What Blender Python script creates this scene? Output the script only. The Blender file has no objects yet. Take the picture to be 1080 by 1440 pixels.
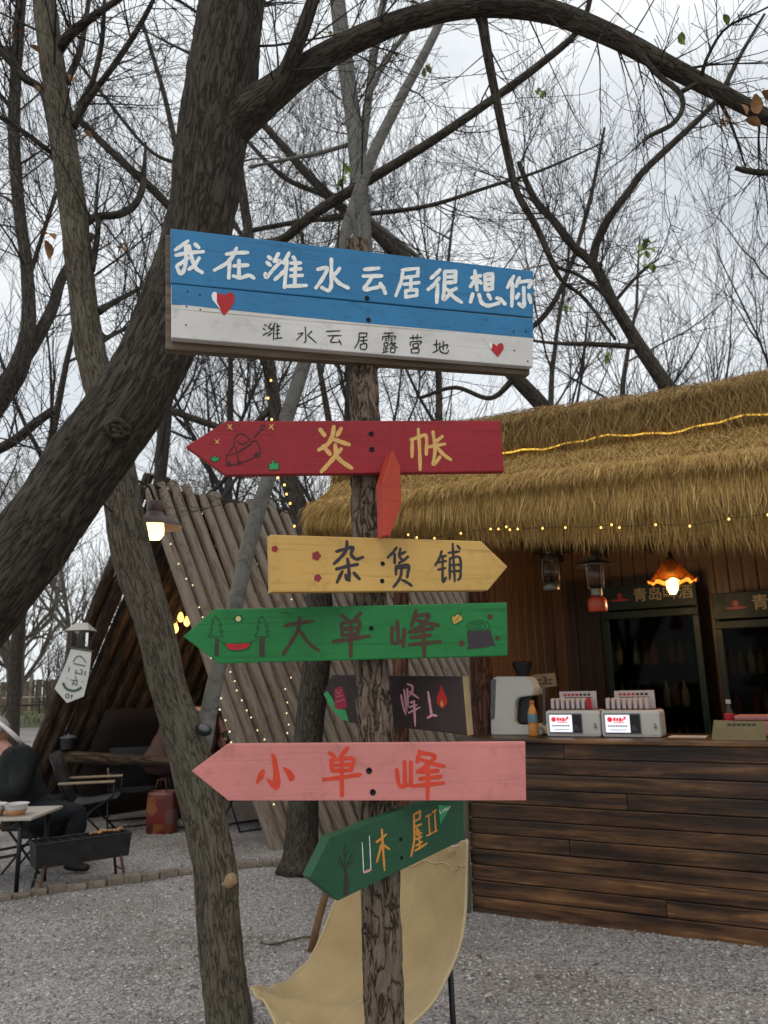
import bpy, bmesh, math, random
import numpy as np
from mathutils import Vector, Matrix, noise as mnoise
SC = bpy.context.scene
COL = SC.collection
R = math.radians
# ------------------------------------------------------------------ camera
F_PX, CX, CY = 1100.0, 540.0, 720.0            # focal length in photo pixels, photo centre
CAM_H, PITCH, ROLL = 1.5, math.atan(235 / 1100), R(1.6)
_U = Vector((0, -math.sin(PITCH), math.cos(PITCH)))
C_FWD = Vector((0, math.cos(PITCH), math.sin(PITCH)))
C_UP = _U * math.cos(ROLL) + Vector((1, 0, 0)) * math.sin(ROLL)
C_RIGHT = Vector((1, 0, 0)) * math.cos(ROLL) - _U * math.sin(ROLL)
C_POS = Vector((0, 0, CAM_H))
cam = bpy.data.cameras.new('camera')
cam.sensor_fit = 'VERTICAL'; cam.sensor_height = 36.0; cam.lens = 36.0 * F_PX / 1440.0
cam.clip_start = 0.05; cam.clip_end = 600
cam.dof.use_dof = True; cam.dof.focus_distance = 1.72; cam.dof.aperture_fstop = 9.0
cam_ob = bpy.data.objects.new('camera', cam); COL.objects.link(cam_ob)
_m = Matrix((C_RIGHT, C_UP, -C_FWD)).transposed().to_4x4(); _m.translation = C_POS
cam_ob.matrix_world = _m
SC.camera = cam_ob
# ------------------------------------------------------------------ overcast sky
SUN_EL, SUN_AZ = R(52), R(200)                 # azimuth clockwise from +Y: behind the camera, a bit to the left
w = bpy.data.worlds.new('World'); SC.world = w; w.use_nodes = True
nt = w.node_tree; nt.nodes.clear()
def wn(t, **k):
    n = nt.nodes.new(t)
    for a, b in k.items(): setattr(n, a, b)
    return n
sky = wn('ShaderNodeTexSky', sky_type='NISHITA', sun_disc=False)
sky.sun_elevation = SUN_EL; sky.sun_rotation = SUN_AZ
tc = wn('ShaderNodeTexCoord'); mp = wn('ShaderNodeMapping'); mp.inputs['Scale'].default_value = (1, 1, 2.6)
no = wn('ShaderNodeTexNoise'); no.inputs['Scale'].default_value = 2.2; no.inputs['Detail'].default_value = 6; no.inputs['Roughness'].default_value = .55
rp = wn('ShaderNodeValToRGB')
rp.color_ramp.elements[0].position = .33; rp.color_ramp.elements[0].color = (6.6, 7.05, 7.45, 1)
rp.color_ramp.elements[1].position = .66; rp.color_ramp.elements[1].color = (10.2, 10.45, 10.6, 1)
mx = wn('ShaderNodeMix', data_type='RGBA'); mx.inputs[0].default_value = .90
bg = wn('ShaderNodeBackground'); bg.inputs['Strength'].default_value = .10
ou = wn('ShaderNodeOutputWorld')
L = nt.links.new
L(tc.outputs['Generated'], mp.inputs['Vector']); L(mp.outputs['Vector'], no.inputs['Vector']); L(no.outputs['Fac'], rp.inputs['Fac'])
L(sky.outputs['Color'], mx.inputs[6]); L(rp.outputs['Color'], mx.inputs[7]); L(mx.outputs[2], bg.inputs['Color']); L(bg.outputs['Background'], ou.inputs['Surface'])
sun = bpy.data.lights.new('sun', 'SUN'); sun.energy = .75; sun.angle = R(28); sun.color = (1, .94, .86)
sun_ob = bpy.data.objects.new('sun', sun); COL.objects.link(sun_ob)
_sd = Vector((math.sin(SUN_AZ) * math.cos(SUN_EL), math.cos(SUN_AZ) * math.cos(SUN_EL), math.sin(SUN_EL)))
sun_ob.rotation_euler = _sd.to_track_quat('Z', 'Y').to_euler(); sun_ob.location = _sd * 30
SC.view_settings.view_transform = 'Standard'; SC.view_settings.look = 'None'
SC.view_settings.exposure = 0.14; SC.view_settings.gamma = 1.0; SC.view_settings.use_curve_mapping = False

# ------------------------------------------------------------------ geometry helpers
def ray(x, y):
    return C_FWD + C_RIGHT * ((x - CX) / F_PX) + C_UP * ((CY - y) / F_PX)
def px(x, y, Y):                                # photo pixel -> point at world depth Y
    d = ray(x, y); return C_POS + d * (Y / d.y)
def gpx(x, y, z=0.0):                           # photo pixel -> point on the ground
    d = ray(x, y); return C_POS + d * ((z - CAM_H) / d.z)
def ppx(x, y, P, n):                            # photo pixel -> point on a plane
    d = ray(x, y); return C_POS + d * ((P - C_POS).dot(n) / d.dot(n))
def proj(p):
    v = Vector(p) - C_POS; d = v.dot(C_FWD)
    return CX + F_PX * v.dot(C_RIGHT) / d, CY - F_PX * v.dot(C_UP) / d, d
def wm(o):
    m = o.matrix_basis.copy()
    return m if o.parent is None else wm(o.parent) @ o.matrix_parent_inverse @ m
def new_obj(name, me, parent=None):              # meshes are written in world coordinates; parts keep them under their thing
    o = bpy.data.objects.new(name, me); COL.objects.link(o)
    if parent is not None:
        o.parent = parent; o.matrix_parent_inverse = wm(parent).inverted()
    return o
def copy_tree(o, parent=None):                   # a thing with its parts and their sub-parts
    c = o.copy(); COL.objects.link(c); c.parent = parent
    for ch in list(o.children): copy_tree(ch, c)
    return c
def thing(name, label, cat, loc=(0, 0, 0), rotz=0.0, group=None):
    o = bpy.data.objects.new(name, None); COL.objects.link(o); o.empty_display_size = .1
    o.location = loc; o.rotation_euler = (0, 0, rotz)
    return tag(o, label, cat, group)
def tag(o, label=None, cat=None, group=None, kind=None):
    if label: o['label'] = label
    if cat: o['category'] = cat
    if group: o['group'] = group
    if kind: o['kind'] = kind
    return o
class MB:
    """collects polygons, then links them as ONE mesh object"""
    def __init__(s): s.v = []; s.f = []; s.uv = []; s.hasuv = False; s.at = []; s.hasat = False
    def add(s, vs, fs, uvs=None, at=None):
        b = len(s.v); s.v += [tuple(p) for p in vs]
        if at is not None: s.hasat = True; s.at += at
        else: s.at += [(0, 0, 0)] * (len(s.v) - b)
        for i, f in enumerate(fs):
            s.f.append(tuple(b + k for k in f))
            if uvs is not None: s.uv.append(uvs[i]); s.hasuv = True
            else: s.uv.append([(0, 0)] * len(f))
        return s
    def box(s, c, size, rot=None, bevel=0.0):
        hx, hy, hz = size[0] / 2, size[1] / 2, size[2] / 2
        c = Vector(c)
        b = min(bevel, hx * .9, hy * .9, hz * .9)
        if b <= 0:
            vs = [Vector((x, y, z)) for z in (-hz, hz) for x, y in ((-hx, -hy), (hx, -hy), (hx, hy), (-hx, hy))]
            fs = [(3, 2, 1, 0), (4, 5, 6, 7), (0, 1, 5, 4), (1, 2, 6, 5), (2, 3, 7, 6), (3, 0, 4, 7)]
        else:
            bm = bmesh.new(); bmesh.ops.create_cube(bm, size=1)
            for v in bm.verts: v.co = Vector((v.co.x * 2 * hx, v.co.y * 2 * hy, v.co.z * 2 * hz))
            bmesh.ops.bevel(bm, geom=bm.edges[:], offset=b, segments=2, profile=.6, affect='EDGES')
            bm.verts.index_update(); vs = [v.co.copy() for v in bm.verts]; fs = [[v.index for v in f.verts] for f in bm.faces]; bm.free()
        if rot is not None: vs = [rot @ v for v in vs]
        return s.add([c + v for v in vs], fs)
    def tube(s, pts, radii, sides=8, caps=True, disp=None):
        pts = [Vector(p) for p in pts]; n = len(pts)
        if not hasattr(radii, '__len__'): radii = [radii] * n
        t = (pts[1] - pts[0]).normalized()
        a = t.orthogonal().normalized(); vs = []; at = []; acc = 0; sd = (pts[0].x * 7.3 + pts[0].y * 3.1) % 5
        for i in range(n):
            t2 = (pts[min(i + 1, n - 1)] - pts[max(i - 1, 0)]).normalized()
            a = (a - t2 * a.dot(t2)).normalized(); b = t2.cross(a)
            if i: acc += (pts[i] - pts[i - 1]).length
            for k in range(sides):
                th = 2 * math.pi * k / sides; r = radii[i]; c_, s_ = math.cos(th), math.sin(th)
                at.append((c_ * r + sd, s_ * r, acc + sd))      # cylinder coordinates: the bark runs along the stem without a seam
                if disp: r = disp(r, th, acc)
                vs.append(pts[i] + (a * c_ + b * s_) * r)
        fs = []
        for i in range(n - 1):
            for k in range(sides):
                k2 = (k + 1) % sides
                fs.append((i * sides + k, i * sides + k2, (i + 1) * sides + k2, (i + 1) * sides + k))
        if caps:
            fs.append(tuple(range(sides))[::-1]); fs.append(tuple((n - 1) * sides + k for k in range(sides)))
        return s.add(vs, fs, None, at)
    def lathe(s, prof, c=(0, 0, 0), seg=20, axis=None):
        c = Vector(c); vs = []; fs = []
        for r, z in prof:
            for k in range(seg):
                th = 2 * math.pi * k / seg; vs.append(Vector((r * math.cos(th), r * math.sin(th), z)))
        for i in range(len(prof) - 1):
            for k in range(seg):
                k2 = (k + 1) % seg; fs.append((i * seg + k, i * seg + k2, (i + 1) * seg + k2, (i + 1) * seg + k))
        if prof[0][0] > 1e-5: fs.append(tuple(range(seg))[::-1])
        if prof[-1][0] > 1e-5: fs.append(tuple((len(prof) - 1) * seg + k for k in range(seg)))
        if axis is not None:
            q = Vector((0, 0, 1)).rotation_difference(Vector(axis)); vs = [q @ v for v in vs]
        return s.add([c + v for v in vs], fs)
    def prism(s, poly, off):                     # polygon (list of Vector) extruded by the vector off
        n = len(poly); vs = list(poly) + [p + off for p in poly]
        fs = [tuple(range(n)), tuple(range(2 * n - 1, n - 1, -1))] + [(i, n + i, n + (i + 1) % n, (i + 1) % n) for i in range(n)]
        return s.add(vs, fs)
    def build(s, name, mat, parent=None, smooth=False, angle=None):
        me = bpy.data.meshes.new(name); me.from_pydata(s.v, [], s.f)
        if s.hasuv:
            uvl = me.uv_layers.new(name='UVMap'); flat = [c for f in s.uv for p in f for c in p]
            uvl.data.foreach_set('uv', flat)
        if s.hasat: me.attributes.new('bark', 'FLOAT_VECTOR', 'POINT').data.foreach_set('vector', [c for p in s.at for c in p])
        me.validate(); me.update()
        if mat is not None: me.materials.append(mat)
        if smooth: me.polygons.foreach_set('use_smooth', [True] * len(me.polygons))
        if angle is not None and smooth:
            try: me.set_sharp_from_angle(angle=R(angle))
            except Exception: pass
        return new_obj(name, me, parent)
def fix_normals(o):
    bm = bmesh.new(); bm.from_mesh(o.data); bmesh.ops.recalc_face_normals(bm, faces=bm.faces[:]); bm.to_mesh(o.data); bm.free(); return o
def catmull(pts, per=6):
    """pts: list of equal-length tuples; returns a smooth resampling"""
    P = [np.array(p, float) for p in pts]
    if len(P) < 3:
        return [P[0] + (P[1] - P[0]) * i / per for i in range(per + 1)]
    P = [2 * P[0] - P[1]] + P + [2 * P[-1] - P[-2]]; out = []
    for i in range(1, len(P) - 2):
        for k in range(per):
            t = k / per; a, b, c, d = P[i - 1], P[i], P[i + 1], P[i + 2]
            out.append(.5 * (2 * b + (c - a) * t + (2 * a - 5 * b + 4 * c - d) * t * t + (3 * b - a - 3 * c + d) * t ** 3))
    out.append(P[-2]); return out

# ------------------------------------------------------------------ materials
def mat_new(name):
    m = bpy.data.materials.new(name); m.use_nodes = True; t = m.node_tree
    return m, t, t.nodes['Principled BSDF']
def nd(t, kind, **k):
    n = t.nodes.new(kind)
    for a, b in k.items():
        if a in n.inputs.keys(): n.inputs[a].default_value = b
        else: setattr(n, a, b)
    return n
def ramp(t, stops):
    r = t.nodes.new('ShaderNodeValToRGB'); e = r.color_ramp.elements
    while len(e) < len(stops): e.new(.5)
    for i, (p, c) in enumerate(stops): e[i].position = p; e[i].color = (c[0], c[1], c[2], 1) if hasattr(c, '__len__') else (c, c, c, 1)
    return r
def coords(t, scale=(1, 1, 1), kind='Object', rot=(0, 0, 0)):
    c = t.nodes.new('ShaderNodeTexCoord'); m = t.nodes.new('ShaderNodeMapping')
    m.inputs['Scale'].default_value = scale; m.inputs['Rotation'].default_value = rot
    t.links.new(c.outputs[kind], m.inputs['Vector']); return m.outputs['Vector']
def M_basic(name, col, rough=.6, var=.18, scale=14, bump=.15, metal=0.0, stretch=(1, 1, 1), spec=.4, coat=0, kind='Object', dist=.004, rot=(0, 0, 0)):
    """one colour with uneven tone, gloss and fine relief"""
    m, t, b = mat_new(name); v = coords(t, stretch, kind, rot)
    n = nd(t, 'ShaderNodeTexNoise', Scale=scale, Detail=7, Roughness=.6); t.links.new(v, n.inputs['Vector'])
    c0 = tuple(max(0, c * (1 - var)) for c in col); c1 = tuple(min(1, c * (1 + var)) for c in col)
    r = ramp(t, [(.3, c0), (.7, c1)]); t.links.new(n.outputs['Fac'], r.inputs['Fac']); t.links.new(r.outputs['Color'], b.inputs['Base Color'])
    r2 = ramp(t, [(.3, max(0, rough - .1)), (.7, min(1, rough + .1))]); t.links.new(n.outputs['Fac'], r2.inputs['Fac']); t.links.new(r2.outputs['Color'], b.inputs['Roughness'])
    b.inputs['Metallic'].default_value = metal; b.inputs['Specular IOR Level'].default_value = spec; b.inputs['Coat Weight'].default_value = coat
    if bump:
        bp = nd(t, 'ShaderNodeBump', Strength=bump, Distance=dist); t.links.new(n.outputs['Fac'], bp.inputs['Height']); t.links.new(bp.outputs['Normal'], b.inputs['Normal'])
    return m
def M_bark(name, dark, light, su=26, sv=5, crack=.9, dist=.012, moss=None, width=.16, plate=0.0):
    """furrowed bark in the cylinder coordinates of each stem: narrow dark cracks drawn out along it, fine scaly relief"""
    m, t, b = mat_new(name)
    at = nd(t, 'ShaderNodeAttribute', attribute_name='bark'); mp = nd(t, 'ShaderNodeMapping'); mp.inputs['Scale'].default_value = (su, su, sv); t.links.new(at.outputs['Vector'], mp.inputs['Vector']); v = mp.outputs['Vector']
    n0 = nd(t, 'ShaderNodeTexNoise', Scale=1.0, Detail=5, Roughness=.55, Distortion=.7); t.links.new(v, n0.inputs['Vector'])
    sb = nd(t, 'ShaderNodeMath', operation='SUBTRACT'); sb.inputs[1].default_value = .5; t.links.new(n0.outputs['Fac'], sb.inputs[0]); ab = nd(t, 'ShaderNodeMath', operation='ABSOLUTE'); t.links.new(sb.outputs[0], ab.inputs[0])
    rc = ramp(t, [(0, 0), (width * .35, .55), (width, 1)]); t.links.new(ab.outputs[0], rc.inputs['Fac'])
    n1 = nd(t, 'ShaderNodeTexNoise', Scale=3.1, Detail=8, Roughness=.7); t.links.new(v, n1.inputs['Vector'])
    hm = nd(t, 'ShaderNodeMath', operation='MULTIPLY'); t.links.new(rc.outputs['Color'], hm.inputs[0]); t.links.new(n1.outputs['Fac'], hm.inputs[1]); h = hm.outputs[0]
    cr = ramp(t, [(.10, dark), (.36, tuple(a * .45 + c * .55 for a, c in zip(dark, light))), (.62, light)]); t.links.new(h, cr.inputs['Fac'])
    col = cr.outputs['Color']
    if moss:
        oc = coords(t, (1, 1, 1)); n2 = nd(t, 'ShaderNodeTexNoise', Scale=4.5, Detail=6); t.links.new(oc, n2.inputs['Vector'])
        rm = ramp(t, [(.46, 0), (.70, .65)]); t.links.new(n2.outputs['Fac'], rm.inputs['Fac']); mu = nd(t, 'ShaderNodeMath', operation='MULTIPLY'); t.links.new(rm.outputs['Color'], mu.inputs[0]); t.links.new(rc.outputs['Color'], mu.inputs[1])
        mm = nd(t, 'ShaderNodeMix', data_type='RGBA'); t.links.new(mu.outputs[0], mm.inputs[0]); t.links.new(col, mm.inputs[6]); mm.inputs[7].default_value = (*moss, 1); col = mm.outputs[2]
    t.links.new(col, b.inputs['Base Color']); b.inputs['Roughness'].default_value = .92; b.inputs['Specular IOR Level'].default_value = .2
    bp = nd(t, 'ShaderNodeBump', Strength=crack, Distance=dist); t.links.new(h, bp.inputs['Height']); t.links.new(bp.outputs['Normal'], b.inputs['Normal'])
    return m
def M_emit(name, col, strength):
    m, t, b = mat_new(name); b.inputs['Base Color'].default_value = (*col, 1)
    b.inputs['Emission Color'].default_value = (*col, 1); b.inputs['Emission Strength'].default_value = strength; return m
def M_glass(name, col=(1, 1, 1), rough=.03):
    m, t, b = mat_new(name); b.inputs['Base Color'].default_value = (*col, 1); b.inputs['Roughness'].default_value = rough
    b.inputs['Transmission Weight'].default_value = 1; b.inputs['IOR'].default_value = 1.3; return m
def M_grain(name, cols, sc=(1.2, 26, 26), rough=.6, bump=.25, rot=(0, 0, 0), knots=False, dist=.003, spec=.35, kind='Object', rand=0.0, burn=0.0):
    """sawn wood: streaks along local x, colour stops from dark to light"""
    m, t, b = mat_new(name); v = coords(t, sc, kind, rot)
    if rand:
        oi = nd(t, 'ShaderNodeObjectInfo'); ad = nd(t, 'ShaderNodeVectorMath', operation='ADD'); ml = nd(t, 'ShaderNodeVectorMath', operation='SCALE'); ml.inputs['Scale'].default_value = 37.0
        cb = nd(t, 'ShaderNodeCombineXYZ'); t.links.new(oi.outputs['Random'], cb.inputs[0]); t.links.new(oi.outputs['Random'], cb.inputs[2]); t.links.new(cb.outputs[0], ml.inputs[0])
        t.links.new(v, ad.inputs[0]); t.links.new(ml.outputs[0], ad.inputs[1]); v = ad.outputs[0]
    n = nd(t, 'ShaderNodeTexNoise', Scale=1.5, Detail=9, Roughness=.62, Distortion=.6); t.links.new(v, n.inputs['Vector'])
    k = len(cols); r = ramp(t, [(.28 + .44 * i / max(1, k - 1), c) for i, c in enumerate(cols)]); t.links.new(n.outputs['Fac'], r.inputs['Fac'])
    col = r.outputs['Color']
    if rand:
        hs = nd(t, 'ShaderNodeHueSaturation'); mr = nd(t, 'ShaderNodeMapRange'); mr.inputs['To Min'].default_value = 1 - rand; mr.inputs['To Max'].default_value = 1 + rand
        t.links.new(oi.outputs['Random'], mr.inputs['Value']); t.links.new(mr.outputs[0], hs.inputs['Value']); t.links.new(col, hs.inputs['Color']); col = hs.outputs['Color']
    if burn:                                     # scorched patches and knots
        sx = nd(t, 'ShaderNodeVectorMath', operation='MULTIPLY'); sx.inputs[1].default_value = (2.0, .28, .28); t.links.new(v, sx.inputs[0])
        nb = nd(t, 'ShaderNodeTexNoise', Scale=1.0, Detail=5, Roughness=.6); t.links.new(sx.outputs[0], nb.inputs['Vector']); rb_ = ramp(t, [(.36, (1 - burn,) * 3), (.56, (1, 1, 1))]); t.links.new(nb.outputs['Fac'], rb_.inputs['Fac'])
        mb_ = nd(t, 'ShaderNodeMix', data_type='RGBA', blend_type='MULTIPLY'); mb_.inputs[0].default_value = 1; t.links.new(col, mb_.inputs[6]); t.links.new(rb_.outputs['Color'], mb_.inputs[7]); col = mb_.outputs[2]
    t.links.new(col, b.inputs['Base Color']); b.inputs['Roughness'].default_value = rough; b.inputs['Specular IOR Level'].default_value = spec
    bp = nd(t, 'ShaderNodeBump', Strength=bump, Distance=dist); t.links.new(n.outputs['Fac'], bp.inputs['Height']); t.links.new(bp.outputs['Normal'], b.inputs['Normal'])
    return m
MT = {}
# ================================================================== THE GROUND
def ground_material():
    m, t, b = mat_new('gravel_ground'); v = coords(t, (1, 1, 1))
    vo = nd(t, 'ShaderNodeTexVoronoi', Scale=75, Randomness=1); t.links.new(v, vo.inputs['Vector'])
    n = nd(t, 'ShaderNodeTexNoise', Scale=.9, Detail=6); t.links.new(v, n.inputs['Vector'])
    r = ramp(t, [(0, (.11, .104, .098)), (.5, (.28, .268, .26)), (1, (.48, .465, .45))]); t.links.new(vo.outputs['Color'], r.inputs['Fac'])
    r2 = ramp(t, [(.32, (.66, .61, .55)), (.5, (.98, .95, .92)), (.7, (1.10, 1.08, 1.06))]); t.links.new(n.outputs['Fac'], r2.inputs['Fac'])
    mm = nd(t, 'ShaderNodeMix', data_type='RGBA', blend_type='MULTIPLY'); mm.inputs[0].default_value = 1
    t.links.new(r.outputs['Color'], mm.inputs[6]); t.links.new(r2.outputs['Color'], mm.inputs[7]); t.links.new(mm.outputs[2], b.inputs['Base Color'])
    b.inputs['Roughness'].default_value = .9
    bp = nd(t, 'ShaderNodeBump', Strength=.8, Distance=.01, invert=True); t.links.new(vo.outputs['Distance'], bp.inputs['Height']); t.links.new(bp.outputs['Normal'], b.inputs['Normal'])
    return m
def zg(x, y):                                    # gentle unevenness of the gravel yard
    return .012 * mnoise.noise((x * 1.1, y * 1.1, 3.3)) + .008 * mnoise.noise((x * 3.1, y * 3.1, 7.1))
mb = MB()
xs = [-220, -120, -60, -30, -18] + [-12 + .25 * i for i in range(97)] + [18, 30, 60, 120, 220]
ys = [-40, -10, -3] + [.0 + .25 * i for i in range(61)] + [18, 24, 34, 60, 110, 220]
nx = len(xs)
vs = [(x, y, zg(x, y) if -12 <= x <= 12 and 0 <= y <= 15 else 0.0) for y in ys for x in xs]
fs = [(j * nx + i, j * nx + i + 1, (j + 1) * nx + i + 1, (j + 1) * nx + i) for j in range(len(ys) - 1) for i in range(nx - 1)]
MT['ground'] = ground_material()
gr = mb.add(vs, fs).build('ground', MT['ground'], smooth=True); tag(gr, kind='structure')
# loose stones of the gravel: nobody could count them
def gravel():
    rng = np.random.default_rng(4); pts = []
    n = 0
    while n < 62000:
        k = 20000
        Y = 2.9 + (10.5 - 2.9) * rng.random(k) ** 1.55; X = (rng.random(k) - .5) * 2 * (.56 * Y + .25)
        pts.append(np.stack([X, Y], 1)); n += k
    P = np.concatenate(pts)[:62000]
    base = np.array([[1, 0, 0], [-.5, .85, .05], [-.55, -.8, 0], [.1, .05, .75], [.05, 0, -.6]])
    F = np.array([[0, 1, 3], [1, 2, 3], [2, 0, 3]])
    N = len(P); ang = rng.random(N) * 6.283; s = .0055 + .008 * rng.random(N) ** 2
    c, sn = np.cos(ang), np.sin(ang); sq = .6 + .8 * rng.random(N); jit = 1 + .5 * (rng.random((N, 5, 3)) - .5)
    B = base[None] * jit; x = B[..., 0] * sq[:, None]; y = B[..., 1]
    V = np.empty((N, 5, 3)); V[..., 0] = (x * c[:, None] - y * sn[:, None]) * s[:, None] + P[:, 0:1]; V[..., 1] = (x * sn[:, None] + y * c[:, None]) * s[:, None] + P[:, 1:2]
    zz = np.array([zg(a, b) for a, b in P]); V[..., 2] = B[..., 2] * s[:, None] + zz[:, None] + .001
    V = V[:, :4]; faces = (F[None] + 4 * np.arange(N)[:, None, None]).reshape(-1, 3)
    me = bpy.data.meshes.new('gravel'); me.vertices.add(N * 4); me.vertices.foreach_set('co', V.reshape(-1).astype(np.float32))
    me.loops.add(N * 9); me.loops.foreach_set('vertex_index', faces.reshape(-1).astype(np.int32)); me.polygons.add(N * 3)
    me.polygons.foreach_set('loop_start', (np.arange(N * 3) * 3).astype(np.int32))
    uvl = me.uv_layers.new(name='UVMap'); rv = np.repeat(rng.random(N), 9); uvl.data.foreach_set('uv', np.stack([rv, rv * 0], 1).reshape(-1).astype(np.float32))
    me.update(); me.validate()
    m, t, b = mat_new('gravel_stones'); uv = nd(t, 'ShaderNodeUVMap'); sp = nd(t, 'ShaderNodeSeparateXYZ'); t.links.new(uv.outputs[0], sp.inputs[0])
    r = ramp(t, [(0, (.10, .093, .088)), (.3, (.25, .232, .222)), (.7, (.37, .348, .336)), (.93, (.50, .48, .468)), (1, (.60, .58, .56))]); t.links.new(sp.outputs[0], r.inputs['Fac']); t.links.new(r.outputs['Color'], b.inputs['Base Color']); b.inputs['Roughness'].default_value = .85
    me.materials.append(m)
    tag(new_obj('gravel', me), 'loose grey crushed gravel covering the yard', 'gravel', kind='stuff')
gravel()
def litter():
    rn = random.Random(77); mb = MB()
    for i in range(420):
        Y = 3.2 + 6 * rn.random() ** 1.4; x = (rn.random() - .5) * 1.1 * Y; a = rn.random() * 6.28; l_ = rn.uniform(.008, .030); w_ = l_ * rn.uniform(.12, .6); p = Vector((x, Y, zg(x, Y) + .009)); u = Vector((math.cos(a), math.sin(a), rn.uniform(-.1, .35))) * l_; v = Vector((-math.sin(a), math.cos(a), rn.uniform(-.2, .2))) * w_
        mb.add([p - u, p - v * .8, p + u, p + v], [(0, 1, 2, 3)])
    tag(mb.build('leaf_litter', M_basic('leaf_litter', (.13, .085, .045), .9, .5, 5, 0)), 'scattered bits of dry leaf and bark on the gravel', 'leaf litter', kind='stuff')
litter()
# far verge: grass strip and dirt beyond the yard
MT['grass'] = M_basic('dry_grass', (.10, .105, .045), .95, .5, 6, .6, dist=.03)
mb = MB(); g0 = []
random.seed(8)
for i in range(5200):
    x = -60 + 90 * random.random(); y = 33 + 30 * random.random() ** 1.3; h = .10 + .25 * random.random(); a = random.random() * 6.28; w2 = .02 + .02 * random.random()
    dx, dy = math.cos(a) * w2, math.sin(a) * w2; lx, ly = random.uniform(-.1, .1), random.uniform(-.1, .1)
    mb.add([(x - dx, y - dy, 0), (x + dx, y + dy, 0), (x + lx, y + ly, h)], [(0, 1, 2)])
tag(mb.build('grass_verge', MT['grass']), 'strip of thin yellowish grass beyond the gravel yard', 'grass', kind='stuff')
mb = MB(); mb.add([(-70, 32, .004), (60, 32, .004), (90, 75, .004), (-110, 75, .004)], [(0, 1, 2, 3)])
tag(mb.build('verge', MT['grass']), kind='structure')
# edging of rough blocks between path and seating area
MT['edging'] = M_basic('edging_block', (.20, .165, .13), .9, .35, 22, .6, dist=.006)
edge = thing('stone_edging', 'low row of rough brown edging blocks across the gravel', 'edging', gpx(140, 1252))
random.seed(3)
path = [(-60, 1277), (20, 1266), (90, 1254), (150, 1246), (205, 1238), (270, 1229), (345, 1220), (400, 1217), (450, 1213)]
sm = [gpx(*p) for p in catmull(path, 10)]
acc = 0; last = sm[0]
dd = [0]
for a, b in zip(sm, sm[1:]): dd.append(dd[-1] + (b - a).length)
s = 0
while s < dd[-1] - .1:
    ln = random.uniform(.09, .16)
    def at(q):
        for i in range(len(dd) - 1):
            if dd[i + 1] >= q: return sm[i].lerp(sm[i + 1], (q - dd[i]) / max(1e-6, dd[i + 1] - dd[i]))
        return sm[-1]
    p = at(s + ln / 2); d = (at(s + ln) - at(s)).normalized(); ang = math.atan2(d.y, d.x) + random.uniform(-.14, .14)
    rot = Matrix.Rotation(ang, 3, 'Z') @ Matrix.Rotation(random.uniform(-.1, .1), 3, 'X')
    mb = MB(); h = random.uniform(.045, .075)
    mb.box((0, 0, 0), (ln * .92, random.uniform(.06, .085), h), rot, .012)
    for i, v in enumerate(mb.v): mb.v[i] = tuple(Vector(v) + mnoise.noise_vector(Vector(v) * 25 + Vector((s * 9, 0, 0))) * .006 )
    o = mb.build('block', MT['edging'], edge); o.location = p + Vector((0, random.uniform(-.01, .01), h * .42))
    s += ln
# ================================================================== TREES
MT['bark_big'] = M_bark('bark_furrowed_dark', (.026, .021, .016), (.092, .076, .059), 56, 9, .9, .010, moss=(.082, .076, .052), width=.10)
MT['bark_mid'] = M_bark('bark_grey_brown', (.038, .031, .022), (.150, .128, .094), 62, 10, .7, .006, moss=(.15, .145, .098), width=.08)
MT['bark_dark'] = M_bark('bark_branch_dark', (.018, .015, .012), (.092, .078, .062), 50, 9, .7, .006, width=.09)
MT['bark_grey'] = M_bark('bark_smooth_grey', (.10, .098, .088), (.175, .166, .150), 9, 9, .3, .003, moss=(.14, .14, .11), width=.05)
MT['bark_post'] = M_bark('bark_pine_plates', (.040, .028, .020), (.245, .185, .138), 46, 14, 1.0, .008, width=.07)
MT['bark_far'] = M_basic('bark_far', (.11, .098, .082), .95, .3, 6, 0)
MT['twig'] = M_basic('twig_bark', (.034, .028, .024), .9, .35, 30, 0)
MT['twig_pale'] = M_basic('twig_bark_pale', (.085, .075, .066), .9, .35, 30, 0)
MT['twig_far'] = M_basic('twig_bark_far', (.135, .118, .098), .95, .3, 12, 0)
MT['leaf_dry'] = M_basic('leaf_dry', (.23, .115, .045), .8, .4, 40, .2)
MT['leaf_new'] = M_basic('leaf_new', (.20, .26, .06), .7, .3, 40, .1)
MT['wood_cut'] = M_basic('cut_wood', (.30, .20, .11), .8, .3, 40, .2)

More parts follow.
